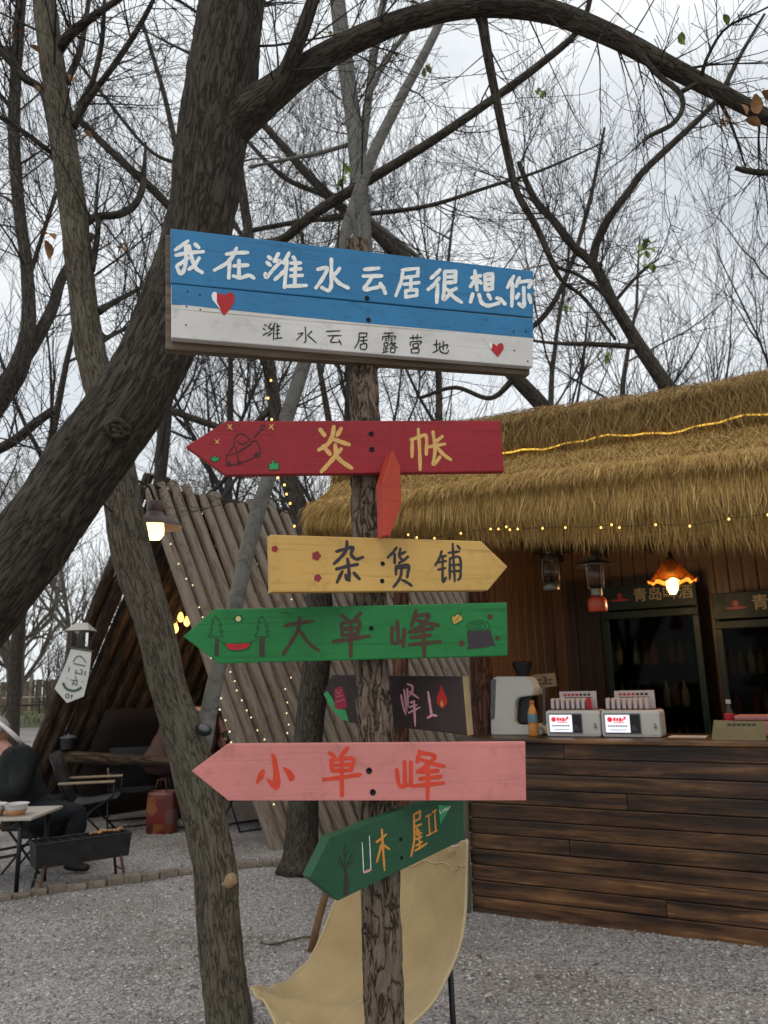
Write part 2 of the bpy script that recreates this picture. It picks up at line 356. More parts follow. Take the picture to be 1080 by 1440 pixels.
RMIN = .0013                                     # thinnest twig of the tree being grown
def perp(d, rnd):
    v = Vector((rnd.gauss(0, 1), rnd.gauss(0, 1), rnd.gauss(0, 1))); v -= d * v.dot(d)
    return v.normalized()
def grow(out, p, d, ln, r, lvl, rnd, up=.075, wander=.125, dens=1.0, spread=(20, 50), tips=None, seg=None):
    """one branch with its side branches; every branch is a polyline of points and radii"""
    if seg is None: seg = .10 if lvl <= 1 else .16
    n = max(3, min(9, int(ln / seg))); pts = [p.copy()]; st = ln / n; dirs = [d.copy()]
    for i in range(n):
        d = (d + perp(d, rnd) * rnd.gauss(0, wander) + Vector((0, 0, up))).normalized()
        p = p + d * st; pts.append(p.copy()); dirs.append(d.copy())
    rr = [max(RMIN, r * (1 - .72 * i / n)) for i in range(n + 1)]
    out.append((pts, rr))
    if lvl <= 0:
        if tips is not None: tips.append((pts[-1], d))
        return
    k = max(1, int(round((2.1 + ln * 2.6) * dens * rnd.uniform(.8, 1.2))))
    k = min(k, 9)
    for j in range(k):
        t = rnd.uniform(.18, 1.0) if j else 1.0
        i = min(n - 1, int(t * n)); f = t * n - i
        q = pts[i].lerp(pts[i + 1], f); dd = dirs[min(i + 1, n)]
        a = R(rnd.uniform(*spread)) * (.5 if t == 1.0 else 1)
        nd_ = (dd * math.cos(a) + perp(dd, rnd) * math.sin(a)).normalized()
        grow(out, q, nd_, ln * rnd.uniform(.42, .68), max(RMIN, rr[i] * rnd.uniform(.48, .72)), lvl - 1, rnd, up, wander, dens, spread, tips, seg)
def tubes(segs, name, mat, parent, sides=3, thick=None):
    mb = MB()
    for pts, rr in segs:
        s_ = sides if rr[0] < .012 else (5 if rr[0] < .03 else 8)
        mb.tube(pts, rr, s_, caps=False)
    return mb.build(name, mat, parent, smooth=True)
def limb(pl, Y0, Y1=None, per=7):
    """photo polyline (x, y, width in px) laid at depth Y0..Y1 -> world points and radii"""
    Y1 = Y0 if Y1 is None else Y1; sm = catmull(pl, per); n = len(sm) - 1; P = []; Rr = []
    for i, (x, y, w_) in enumerate(sm):
        Y = Y0 + (Y1 - Y0) * i / n; p = px(x, y, Y); P.append(p); Rr.append(max(.0015, .5 * w_ * proj(p)[2] / F_PX))
    return P, Rr
def bark_disp(k1, k2, amp, seed):
    def f(r, th, v):
        q = Vector((math.cos(th) * r * k1, math.sin(th) * r * k1, v * k2 + seed))
        a = abs(mnoise.noise(q)); c_ = abs(mnoise.noise(q * 2.3)); b_ = mnoise.noise(q * .16 + Vector((5, 5, 5)))
        return r * (1 + amp * (a * 1.5 - .35) + amp * .5 * c_ + amp * 1.1 * b_)
    return f
def resample(P, Rr, step):
    d = [0]
    for a, b in zip(P, P[1:]): d.append(d[-1] + (b - a).length)
    n = max(3, int(d[-1] / step)); out = []; ro = []; i = 0
    for k in range(n + 1):
        q = d[-1] * k / n
        while i < len(d) - 2 and d[i + 1] < q: i += 1
        f = (q - d[i]) / max(1e-6, d[i + 1] - d[i]); out.append(P[i].lerp(P[i + 1], f)); ro.append(Rr[i] + (Rr[i + 1] - Rr[i]) * f)
    return out, ro
def stem(P, Rr, name, mat, parent, sides=28, step=.03, k1=55, k2=5, amp=.05, seed=0):
    P, Rr = resample(P, Rr, step); return MB().tube(P, Rr, sides, True, bark_disp(k1, k2, amp, seed)).build(name, mat, parent, smooth=True)
def sprout(out, P, Rr, rnd, n, ln, lvl, r=.006, t0=.1, t1=1.0, **k):
    for _ in range(n):
        t = rnd.uniform(t0, t1) * (len(P) - 1); i = min(len(P) - 2, int(t)); q = P[i].lerp(P[i + 1], t - i); d = (P[i + 1] - P[i]).normalized()
        a = R(rnd.uniform(35, 80)); dd = (d * math.cos(a) + perp(d, rnd) * math.sin(a)).normalized()
        grow(out, q, dd, ln * rnd.uniform(.6, 1.3), min(Rr[i] * .55, r * rnd.uniform(.7, 1.4)), lvl, rnd, **k)
def leaf_mesh(nm, mat, s=1.0):
    vs = []; fs = []
    for i in range(5):
        t = i / 4; w_ = .5 * math.sin(math.pi * min(1, t * 1.02 + .04)) ** .7; z = .18 * math.sin(t * 3)
        vs += [(t, -w_ * .55, z + .12 * w_), (t, 0, z), (t, w_ * .55, z + .16 * w_)]
    for i in range(4):
        b = i * 3; fs += [(b, b + 1, b + 4, b + 3), (b + 1, b + 2, b + 5, b + 4)]
    me = bpy.data.meshes.new(nm); me.from_pydata([tuple(c * s for c in v) for v in vs], [], fs); me.materials.append(mat); return me
LEAF_D = leaf_mesh('dry_leaf', MT['leaf_dry']); LEAF_N = leaf_mesh('new_leaf', MT['leaf_new'])
def leaf(me, p, size, parent, rnd, down=False, name='leaf'):
    o = bpy.data.objects.new(name, me); COL.objects.link(o); o.parent = parent; o.matrix_parent_inverse = wm(parent).inverted()
    o.location = p; o.rotation_euler = (rnd.uniform(-1, 1), rnd.uniform(.5, 1.5) if down else rnd.uniform(-.9, .9), rnd.uniform(0, 6.28)); o.scale = (size, size, size); return o

# --- the big leaning tree whose limb arches over the sign
rnd = random.Random(11)
YA = 2.6
P, Rr = limb([(-560, 1640, 190), (-330, 1270, 150), (-150, 1020, 125), (-40, 870, 112), (42, 764, 106), (92, 695, 102), (146, 617, 104), (190, 557, 99), (226, 483, 93), (254, 412, 92), (272, 350, 89), (285, 290, 88), (293, 225, 90), (305, 150, 95), (320, 60, 92), (327, 0, 88), (335, -120, 82), (345, -280, 70), (350, -450, 60)], YA)
big = thing('leaning_tree', 'thick dark bare tree leaning across the upper left behind the blue sign', 'tree', (P[0].x, P[0].y, 0))
stem(P, Rr, 'trunk', MT['bark_big'], big, 110, .010, 46, 6, .085, 1)
kn = px(165, 603, 2.46)                           # healed branch scar on the trunk
mb = MB(); ax = (C_POS - kn).normalized(); q = Vector((0, 0, 1)).rotation_difference(ax)
for rr_, tk, ph in ((.034, .010, 0), (.012, .011, 3)):
    pts = [kn - ax * (.010 + .004 * mnoise.noise((a * 1.3, ph, 1))) + q @ Vector((math.cos(a), math.sin(a) * .72, 0)) * rr_ * (1 + .38 * mnoise.noise((math.cos(a) * 1.4 + ph, math.sin(a) * 1.4, 2))) for a in [i * .2618 for i in range(25)]]
    mb.tube(pts, [tk * (1 + .45 * mnoise.noise((i * .5, ph, 7))) for i in range(25)], 8, False, bark_disp(60, 20, .2, ph))
mb.build('branch_scar', MT['bark_big'], big, smooth=True)
tw = []
A1 = limb([(300, 205, 60), (340, 165, 56), (375, 138, 48), (420, 103, 40), (480, 67, 34), (560, 32, 31), (660, 9, 31), (760, 14, 30), (850, 46, 28), (950, 98, 25), (1080, 166, 20), (1200, 230, 15), (1330, 330, 8)], YA, 2.35)
stem(*A1, 'branch', MT['bark_big'], big, 36, .02, 50, 4, .05, 2)
A2 = limb([(368, 150, 26), (395, 115, 24), (415, 70, 21), (440, 0, 18), (462, -80, 14), (490, -180, 8)], 2.55, 2.3)
stem(*A2, 'branch', MT['bark_big'], big, 20, .03, 60, 4, .03, 3)
A3 = limb([(676, 12, 16), (683, 60, 14), (690, 100, 13), (700, 150, 12), (712, 210, 11), (727, 270, 10), (755, 320, 9), (777, 370, 8), (790, 395, 5), (822, 420, 5), (866, 478, 4)], 2.49, 2.7)
A4 = limb([(893, 66, 13), (910, 88, 9), (926, 106, 8), (955, 130, 8), (960, 152, 7), (945, 175, 7), (910, 193, 6), (905, 205, 3)], 2.40, 2.3)
A5 = limb([(957, 130, 7), (985, 118, 7), (1010, 140, 6), (1030, 180, 4), (1050, 240, 2)], 2.37, 2.5)
for a in (A3, A4, A5): stem(*a, 'branch', MT['bark_big'], big, 10, .03, 60, 4, .03, 4)
A6 = limb([(985, 112, 7), (995, 80, 5), (1020, 40, 4), (1060, 20, 3), (1100, 0, 2)], 2.39, 2.2)
A7 = limb([(1120, 235, 10), (1080, 243, 9), (1048, 240, 8), (1034, 236, 6)], 2.36, 2.36); A8 = limb([(1180, 222, 12), (1150, 236, 11), (1120, 241, 10)], 2.35, 2.36)
for a in (A6, A7, A8): stem(*a, 'branch', MT['bark_big'], big, 8, .03, 60, 4, .03, 5)
sprout(tw, *A1, rnd, 34, .38, 2, .004, .25, 1, up=.03); sprout(tw, *A3, rnd, 16, .26, 2, .003, .1, 1, up=.03); sprout(tw, *A4, rnd, 8, .22, 2, .003, up=.02); sprout(tw, *A5, rnd, 7, .22, 2, .003, up=.0); sprout(tw, *A2, rnd, 12, .35, 2, .004, up=.05)
sprout(tw, *A6, rnd, 8, .2, 2, .002); sprout(tw, *A7, rnd, 6, .12, 1, .002, up=.03)
sprout(tw, P, Rr, rnd, 16, .6, 3, .007, .72, 1.0)
tubes(tw, 'crown', MT['twig'], big)
for (x, y, s) in [(1022, 152, .075), (1034, 146, .07), (1062, 132, .075), (1048, 168, .06), (1072, 128, .06), (1014, 162, .05)]: leaf(LEAF_D, px(x, y, 2.34), s, big, rnd, True)
for (x, y, s) in [(955, 48, .03), (958, 45, .028), (820, 28, .022), (755, 125, .024), (752, 128, .02), (1018, 20, .03), (1048, 20, .02), (912, 350, .025), (900, 345, .02)]: leaf(LEAF_N, px(x, y, 2.45), s * 1.5, big, rnd, True)

# --- forked tree standing on the left, its second stem leaning right
YB = 3.3
P, Rr = limb([(332, 1500, 70), (323, 1440, 65), (308, 1313, 61), (303, 1224, 61), (295, 1180, 59), (286, 1138, 59), (266, 1055, 56), (247, 999, 50), (236, 961, 49), (216, 875, 50), (188, 789, 53), (176, 725, 51), (164, 650, 47), (142, 545, 44), (127, 490, 41), (115, 400, 36), (103, 300, 36), (89, 200, 36), (75, 100, 33), (63, 0, 31), (50, -130, 26), (40, -300, 18)], YB)
fork = thing('forked_tree', 'grey brown forked tree rising from the gravel left of the sign', 'tree', (P[0].x, P[0].y, 0))
stem(P, Rr, 'trunk', MT['bark_mid'], fork, 80, .012, 60, 7, .075, 9)
B1 = limb([(268, 1085, 34), (280, 1052, 31), (288, 1027, 27), (294, 999, 24), (307, 939, 22), (332, 845, 22), (351, 761, 22), (375, 680, 21), (396, 610, 21), (425, 520, 20), (460, 410, 19), (485, 330, 18), (503, 275, 17), (525, 215, 16), (560, 145, 14), (610, 50, 12), (650, -40, 10), (700, -160, 6)], YB, 4.0)
stem(*B1, 'trunk', MT['bark_grey'], fork, 28, .03, 30, 4, .03, 12)
bl = [limb([(82, 70, 16), (95, 52, 14), (115, 35, 12), (150, 10, 9), (190, -15, 6)], YB, 3.1), limb([(92, 118, 10), (110, 80, 9), (117, 50, 8), (125, 0, 6), (135, -60, 3)], YB, 3.5),
      limb([(103, 180, 12), (115, 145, 9), (130, 115, 8), (143, 60, 7), (147, 0, 5)], YB, 3.2), limb([(103, 172, 12), (130, 132, 9), (165, 85, 8), (200, 30, 7), (230, -30, 4)], YB, 3.15),
      limb([(78, 215, 10), (60, 130, 9), (35, 110, 12), (0, 70, 13), (-60, 30, 8)], YB, 3.2), limb([(72, 215, 7), (40, 190, 7), (0, 165, 6), (-40, 150, 4)], YB, 3.1),
      limb([(128, 380, 12), (134, 350, 9), (138, 320, 7), (135, 290, 5), (140, 230, 2)], YB, 3.3),
      limb([(135, 440, 12), (160, 425, 8), (185, 412, 6), (205, 400, 4)], YB, 3.6), limb([(140, 482, 8), (160, 470, 6), (190, 455, 4)], YB, 3.5),
      limb([(113, 318, 14), (135, 305, 11), (165, 302, 11), (188, 290, 10), (200, 265, 9), (203, 235, 6), (205, 200, 3)], YB, 3.6)]
for a in bl: stem(*a, 'branch', MT['bark_dark'], fork, 10, .03, 60, 4, .03, 7)
tw = []; rnd = random.Random(21)
for a in bl: sprout(tw, *a, rnd, 9, .4, 2, .004, .2, 1, up=.02)
sprout(tw, P, Rr, rnd, 18, .7, 3, .006, .5, 1.0, up=.04); sprout(tw, *B1, rnd, 16, .6, 3, .006, .45, 1.0, up=.05)
tubes(tw, 'crown', MT['twig'], fork)
c = px(328, 1236, 3.24); MB().lathe([(.030, -.05), (.026, -.01), (.022, .004), (.019, .007), (0, .008)], c, 14, (.90, -.30, .35)).build('branch_stub', MT['wood_cut'], fork, smooth=True, angle=40)
for (x, y, s) in [(60, 330, .06), (64, 338, .05), (42, 65, .07), (38, 45, .06), (88, 100, .05), (105, 112, .04), (118, 185, .045), (178, 340, .05), (168, 350, .04), (48, 118, .04)]: leaf(LEAF_D, px(x, y, 3.2), s * 1.7, fork, rnd, True)

RMIN = .0022
# --- middle distance trees traced from the photograph
def traced(name, label, trunk, Y, limbs=(), seed=1, mat='bark_dark', tn=14, tl=.8, ltw=10, lvl=3, base=None, twmat='twig', tr0=.45, sides=18, amp=.05, leaves=()):
    rnd = random.Random(seed); P, Rr = limb(trunk, Y)
    b0 = P[0]; g = Vector(base) if base else Vector((b0.x, b0.y, 0))
    if b0.z > .05:                                # carry the trunk down to the ground
        P = [g + Vector((0, 0, -.05)), g.lerp(b0, .35), g.lerp(b0, .7)] + P; Rr = [Rr[0] * 1.45, Rr[0] * 1.15, Rr[0] * 1.05] + Rr
    T = thing(name, label, 'tree', (g.x, g.y, 0))
    stem(P, Rr, 'trunk', MT[mat], T, sides, .05, 40, 4, amp, seed); tw = []
    sprout(tw, P, Rr, rnd, int(tn * 1.1), tl, lvl, .009, tr0, 1.0)
    for k, (pl, y0, y1) in enumerate(limbs):
        l = limb(pl, y0, y1); stem(*l, 'branch', MT[mat], T, 9, .05, 40, 4, .03, seed + k); sprout(tw, *l, rnd, ltw, tl * .75, lvl - 1 if lvl > 2 else 2, .006, .2, 1.0)
    for x, y in leaves:
        for k in range(3): leaf(LEAF_N, px(x + rnd.uniform(-4, 4), y + rnd.uniform(-4, 4), Y - .15), rnd.uniform(.07, .11), T, rnd, True)
    tubes(tw, 'crown', MT[twmat], T); return T
traced('bare_tree', 'bare tree with flared base and string lights standing between shelter and sign', [(425, 1222, 78), (424, 1200, 52), (426, 1140, 44), (432, 1050, 41), (443, 950, 40), (450, 870, 38), (444, 790, 33), (428, 730, 28), (405, 670, 24), (388, 580, 20), (376, 500, 18), (362, 420, 16), (350, 330, 14), (335, 220, 12), (330, 90, 9), (335, -60, 6)], 6.75,
       [([(372, 480, 14), (335, 395, 13), (290, 335, 13), (245, 297, 12), (210, 262, 12), (170, 226, 11), (115, 172, 9), (60, 120, 6)], 6.75, 6.2), ([(385, 570, 10), (340, 610, 9), (300, 598, 10), (262, 585, 10), (230, 573, 8)], 6.75, 6.6),
        ([(352, 345, 12), (395, 338, 13), (420, 318, 14), (450, 295, 15), (500, 264, 15), (540, 240, 14), (605, 200, 13), (685, 145, 12), (760, 90, 11), (815, 40, 9), (835, -20, 6)], 6.75, 5.2),
        ([(350, 325, 7), (420, 312, 7), (500, 303, 7), (600, 290, 6), (690, 262, 5), (760, 240, 4), (850, 200, 2)], 6.75, 6.4),
        ([(360, 420, 8), (300, 330, 7), (255, 230, 8), (230, 130, 7), (200, 30, 5)], 6.75, 7.2), ([(355, 360, 6), (290, 250, 6), (215, 215, 5), (150, 140, 5), (90, 60, 3)], 6.75, 7.0)], 31, tn=24)
traced('bare_tree', 'straight grey bare tree rising right behind the sign post', [(513, 420, 26), (511, 340, 25), (506, 265, 25), (500, 190, 23), (490, 120, 22), (478, 30, 22), (470, -60, 18), (460, -200, 12)], 6.2,
       [([(506, 225, 16), (515, 160, 13), (522, 110, 11), (530, 50, 11), (542, -10, 10), (560, -90, 6)], 6.2, 6.0), ([(516, 140, 8), (540, 90, 8), (565, 55, 7), (600, 10, 6), (640, -40, 4)], 6.1, 5.9), ([(508, 300, 9), (560, 340, 8), (600, 372, 7)], 6.2, 6.6),
        ([(500, 200, 6), (450, 215, 6), (400, 225, 5), (350, 235, 4)], 6.2, 6.6)], 32, mat='bark_grey', tn=26, leaves=[(482, 250), (503, 58), (551, 72), (460, 44), (488, 232)], base=(px(520, 800, 6.2).x, 6.2, 0))
traced('bare_tree', 'dark bare tree leaning up from behind the thatched roof to the right', [(985, 600, 26), (945, 552, 22), (905, 495, 19), (880, 455, 17), (862, 425, 16), (848, 395, 15), (835, 372, 14), (822, 360, 12), (805, 345, 12), (780, 312, 11), (755, 285, 10), (740, 255, 8), (729, 228, 6)], 7.2,
       [([(833, 372, 13), (838, 345, 12), (850, 318, 12), (862, 298, 11), (885, 268, 11), (903, 243, 10), (935, 212, 10), (965, 184, 9), (990, 160, 8), (1012, 135, 8), (1040, 80, 6), (1075, 20, 4)], 7.2, 6.6), ([(897, 488, 9), (870, 486, 8), (830, 484, 7), (785, 483, 5), (740, 478, 3)], 7.2, 7.0),
        ([(885, 465, 6), (862, 430, 6), (840, 405, 6), (810, 385, 5), (780, 372, 5), (760, 330, 3)], 7.1, 6.6), ([(862, 428, 5), (885, 400, 5), (905, 380, 4), (925, 365, 3)], 7.2, 7.2)], 33, tn=30, tl=.7, leaves=[(852, 496), (908, 352), (915, 374), (800, 430), (720, 256), (760, 130), (600, 92), (905, 340)], base=(px(1040, 700, 7.6).x, 7.6, 0), tr0=.3)
traced('bare_tree', 'bare tree limb leaning left behind the blue sign from the thatched roof', [(850, 690, 25), (775, 586, 22), (725, 530, 20), (640, 437, 18), (590, 385, 17), (550, 345, 16), (515, 318, 15), (480, 292, 14), (435, 248, 13), (400, 208, 11), (360, 163, 9), (310, 105, 6)], 8.0,
       [([(590, 385, 9), (560, 370, 9), (530, 335, 8), (470, 282, 8), (400, 250, 7), (340, 190, 5)], 8, 8.4), ([(725, 530, 10), (690, 560, 7), (640, 545, 6), (590, 560, 5)], 8, 8.2), ([(690, 490, 9), (760, 450, 8), (800, 380, 7), (830, 280, 6), (850, 180, 4)], 8, 8.3)], 34, tn=26, tr0=.25)
traced('bare_tree', 'slender dark bare tree at the left edge of the picture', [(-80, 690, 36), (-35, 610, 34), (0, 556, 33), (25, 520, 28), (40, 460, 20), (38, 380, 17), (28, 300, 16), (20, 200, 16), (22, 110, 15), (28, 20, 14), (36, -90, 10), (40, -220, 6)], 5.2,
       [([(30, 510, 20), (55, 470, 18), (75, 430, 16), (90, 385, 13), (130, 330, 9)], 5.2, 5.6), ([(-60, 660, 16), (-20, 640, 15), (20, 620, 14), (50, 595, 13), (75, 577, 12)], 5.2, 4.9), ([(38, 400, 7), (60, 330, 6), (80, 270, 5)], 5.2, 5.2), ([(24, 160, 7), (-10, 120, 6), (-40, 60, 4)], 5.2, 5.0)], 35, tn=30, tl=.75)
traced('bare_tree', 'thin pale trunk with stubs standing behind the top of the log shelter', [(214, 790, 20), (216, 720, 18), (226, 668, 16), (236, 600, 9), (242, 520, 8), (250, 430, 7), (262, 330, 5), (270, 200, 3)], 14.5, [([(220, 700, 12), (230, 680, 11), (236, 672, 10)], 14.5, 14.5)], 36, tn=22, tl=1.0)

RMIN = .0030
# --- whole bare trees further back, each grown from its own seed
def wild(name, label, loc, h, r, seed, lean=(0, 0), lvl=4, k=8, mat='bark_dark', twmat='twig', tl=.36, up=.05, stems=1, dens=1.0, lo=.22, th=1.0):
    rnd = random.Random(seed); T = thing(name, label, 'tree', (loc[0], loc[1], 0)); tw = []
    for s_ in range(stems):
        P = [Vector((loc[0], loc[1], -.05))]; d = Vector((lean[0], lean[1], 1)).normalized()
        if stems > 1:
            a = 6.283 * s_ / stems + rnd.random(); P[0] += Vector((math.cos(a), math.sin(a), 0)) * .12; d = Vector((math.cos(a) * rnd.uniform(.08, .32), math.sin(a) * rnd.uniform(.08, .3), 1)).normalized()
        n = 12; hh = h * rnd.uniform(.8, 1.1) if stems > 1 else h
        for i in range(n):
            d = (d + Vector((rnd.gauss(0, .07), rnd.gauss(0, .07), .05))).normalized(); P.append(P[-1] + d * hh / n)
        Rr = [max(.004, r * (1 - .9 * (i / n))) * (1.25 if i == 0 else 1) for i in range(n + 1)]
        stem(P, Rr, 'trunk', MT[mat], T, 12, .15, 30, 3, .05, seed)
        for j in range(k):
            t = lo + (.97 - lo) * (j + rnd.random()) / k; i = min(n - 1, int(t * n)); q = P[i].lerp(P[i + 1], t * n - i)
            a = R(rnd.uniform(28, 58)); dd = (P[i + 1] - P[i]).normalized(); dd = (dd * math.cos(a) + perp(dd, rnd) * math.sin(a)).normalized()
            grow(tw, q, dd, h * tl * (1.15 - .7 * t) * rnd.uniform(.8, 1.25), Rr[i] * rnd.uniform(.35, .6) * th, lvl - 1, rnd, up + .02, .11, dens * .80, seg=.22)
    tubes(tw, 'crown', MT[twmat], T); return T
G = 'bare trees behind the camp'
WT = [('bare_tree', 'bare tree with wide crown beyond the left edge of the log shelter', (-5.2, 9.5), 8.5, .11, 41, {}),
      ('bare_tree', 'tall bare tree seen between the forked tree and the leaning trunk', (-3.6, 12.5), 10.5, .13, 42, {}),
      ('bare_tree', 'bare tree behind the middle of the log shelter roof', (-1.2, 13.5), 11, .13, 43, {}),
      ('bare_tree', 'bare tree behind the right end of the log shelter', (.9, 11.5), 10, .12, 44, {}),
      ('bare_tree', 'bare tree above the left end of the thatched roof', (2.3, 10.5), 9.5, .10, 45, {}),
      ('bare_tree', 'bare tree at the right edge behind the thatched roof', (6.4, 11.0), 9.5, .11, 46, {}),
      ('multi_stem_tree', 'clump of thin upright stems above the thatched roof', (3.7, 9.0), 5.2, .030, 47, dict(stems=6, k=7, lvl=3, tl=.30, up=.10, lo=.3)),
      ('multi_stem_tree', 'clump of slender shoots at far right above the roof', (5.0, 9.6), 5.6, .032, 48, dict(stems=6, k=7, lvl=3, tl=.30, up=.10, lo=.3)),
      ('multi_stem_tree', 'thin upright shoots right of the blue sign', (2.2, 9.2), 4.8, .028, 49, dict(stems=5, k=6, lvl=3, tl=.3, up=.10, lo=.3)),
      ('bare_tree', 'tall bare tree far behind the sign post', (.2, 17), 13, .15, 50, dict(th=1.2)),
      ('bare_tree', 'tall bare tree far behind the thatched roof', (4.8, 16), 12.5, .15, 51, dict(th=1.2)),
      ('bare_tree', 'tall bare tree far off left of the forked tree', (-7.5, 16), 12.5, .15, 52, dict(th=1.2)),
      ('bare_tree', 'bare tree far off behind the leaning trunk', (-3.0, 19), 14, .16, 53, dict(th=1.2))]
for nm, lb, lc, h, r, sd, kw in WT: wild(nm, lb, lc, h, r, sd, **kw)
RMIN = .009
# hazy brown trees across the far field
FT = [(-14, 30), (-11, 36), (-16.5, 40), (-20, 33), (-8.5, 42), (-23, 44), (-12.8, 48), (-5, 38), (0, 42), (6, 36), (12, 40), (18, 34), (-28, 38)]
FL = ['behind the far fence', 'right of the far fence gap', 'in the second row of the field', 'beyond the picnic table', 'over the shelter foot', 'at the far left field edge', 'deep behind the fence', 'behind the shelter', 'behind the sign post base', 'behind the kiosk', 'behind the kiosk wall', 'beyond the kiosk to the right', 'at the outer left of the field']
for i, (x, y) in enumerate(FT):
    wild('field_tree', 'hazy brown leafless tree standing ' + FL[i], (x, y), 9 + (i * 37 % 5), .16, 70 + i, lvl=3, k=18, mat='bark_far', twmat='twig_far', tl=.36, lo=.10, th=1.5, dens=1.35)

# brushwood along the fence: low multi stemmed shrubs
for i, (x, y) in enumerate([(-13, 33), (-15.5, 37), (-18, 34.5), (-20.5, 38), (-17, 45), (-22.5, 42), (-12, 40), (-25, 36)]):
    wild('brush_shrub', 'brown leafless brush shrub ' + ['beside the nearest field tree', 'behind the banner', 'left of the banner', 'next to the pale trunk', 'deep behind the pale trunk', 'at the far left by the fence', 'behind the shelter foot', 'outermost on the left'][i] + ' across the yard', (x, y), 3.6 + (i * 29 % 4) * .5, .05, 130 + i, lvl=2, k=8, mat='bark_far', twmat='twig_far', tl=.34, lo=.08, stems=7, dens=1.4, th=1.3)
# ================================================================== THE THATCHED KIOSK
KO, KE = gpx(665, 1281), gpx(1080, 1334)
KU = (KE - KO).normalized(); KV = Vector((-KU.y, KU.x, 0))            # along the counter; inward
KA = math.atan2(KU.y, KU.x); KROT = Matrix.Rotation(KA, 3, 'Z')
def K(s, t, z): return KO + KU * s + KV * t + Vector((0, 0, z))
def kp(x, y, t):                                 # photo pixel -> (s, z) on the plane t metres behind the counter front
    p = ppx(x, y, KO + KV * t, KV); return (p - KO).dot(KU), p.z
def kpg(x, y, z):                                # photo pixel -> (s, t) at height z
    p = gpx(x, y, z) - KO; return p.dot(KU), p.dot(KV)
def kbox(name, s0, s1, t0, t1, z0, z1, mat, parent, bevel=.004, jit=0):
    """box in kiosk directions, as an object with its own origin so that the grain runs along it"""
    o = MB().box((0, 0, 0), (abs(s1 - s0), abs(t1 - t0), abs(z1 - z0)), None, bevel).build(name, mat, parent)
    o.location = K((s0 + s1) / 2, (t0 + t1) / 2, (z0 + z1) / 2); o.rotation_euler = (jit, 0, KA); return o
MT['charred'] = M_grain('charred_plank', [(.008, .004, .002), (.042, .018, .008), (.120, .054, .020), (.29, .145, .055)], (1.0, 6, 13), .36, .7, burn=.62, rand=.30, dist=.006, spec=.5)
MT['walnut'] = M_grain('dark_counter_top', [(.012, .007, .005), (.03, .018, .011), (.07, .042, .024)], (1, 12, 12), .35, .4, rand=.1)
MT['wallboard'] = M_basic('brown_cladding', (.19, .105, .055), .32, .25, 3, .05, stretch=(6, 6, .6), spec=.5)
MT['fridge'] = M_basic('fridge_green_black', (.006, .014, .010), .5, .2, 8, .02, spec=.25)
MT['fridgein'] = M_basic('fridge_inside', (.025, .022, .017), .7, .2, 8, .02)
MT['redbrown'] = M_bark('redbrown_log', (.030, .013, .008), (.15, .070, .045), 26, 5, .8, .008)
MT['pole'] = M_basic('weathered_pole', (.085, .085, .062), .8, .35, 25, .3, stretch=(1, 1, .12))
s_, ZC = kp(665, 1036, 0)
kiosk = thing('kiosk', 'thatched wooden drinks kiosk with dark plank counter on the right', 'kiosk', K(1.6, 1.0, 0))
SR = 3.7                                          # right end of the kiosk, outside the frame
cf = kbox('counter', .02, SR, .03, .06, 0, ZC - .03, MT['walnut'], kiosk, 0)
random.seed(12); rows = 11; rh = (ZC - .035) / rows
for r_ in range(rows):
    cuts = [0, SR] if r_ % 3 == 0 else [0, random.uniform(.5, 1.6), SR] if r_ % 3 == 1 else [0, random.uniform(1.6, 2.4), SR]
    for a, b_ in zip(cuts, cuts[1:]):
        o = kbox('plank', a + .001, b_ - .002, random.uniform(-.004, .003), .03, r_ * rh + .002 + (.0 if r_ else -.03), (r_ + 1) * rh - .0035, MT['charred'], cf, .005, random.uniform(-.012, .012))
kbox('plank', -.04, SR, -.065, .16, ZC - .033, ZC - .004, MT['charred'], cf, .008); kbox('plank', -.04, SR, .163, .36, ZC - .033, ZC - .005, MT['walnut'], cf, .006); kbox('plank', -.04, SR, .363, .56, ZC - .033, ZC - .005, MT['walnut'], cf, .006)
ZC -= .004
# walls of narrow vertical cladding
TB = 2.15
bw = kbox('back_wall', -.05, SR, TB + .03, TB + .07, 0, 2.75, MT['wallboard'], kiosk, 0)
k = 0; s = 0.0
while s < SR:
    kbox('wall_board', s, s + .105, TB + (.0 if k % 2 else .012), TB + .03, 0, 2.72, MT['wallboard'], bw, .006); s += .112; k += 1
sw = kbox('side_wall', -.075, -.04, .3, TB + .03, 0, 2.75, MT['wallboard'], kiosk, 0)
t = .32; k = 0
while t < TB - .1:
    kbox('wall_board', -.04, -.022 if k % 2 else -.012, t, t + .105, 0, 2.72, MT['wallboard'], sw, .006); t += .112; k += 1
kbox('side_wall', SR, SR + .05, 0, TB, 0, 2.75, MT['wallboard'], kiosk, 0)
# columns
def column(x0, y0, x1, y1, t, wpx, mat, name='column'):
    a = kp(x0, y0, t); b_ = kp(x1, y1, t); p0 = K(a[0], t, max(-.05, a[1])); p1 = K(b_[0], t, b_[1])
    n = 24; pts = [p0.lerp(p1, i / n) + Vector((mnoise.noise((i * .35, x0, 0)), mnoise.noise((i * .35, x0, 5)), 0)) * .012 for i in range(n + 1)]
    rr = [wpx * .5 * proj(p)[2] / F_PX * (1 + .08 * mnoise.noise((i * .6, x0, 9))) for i, p in enumerate(pts)]
    return MB().tube(pts, rr, 14, True, bark_disp(40, 4, .06, x0)).build(name, MT[mat], kiosk, smooth=True)
column(684, 1300, 672, 740, .25, 30, 'redbrown'); column(657, 1290, 650, 1010, -.03, 12, 'pole'); column(566, 1262, 562, 730, -.35, 22, 'redbrown')
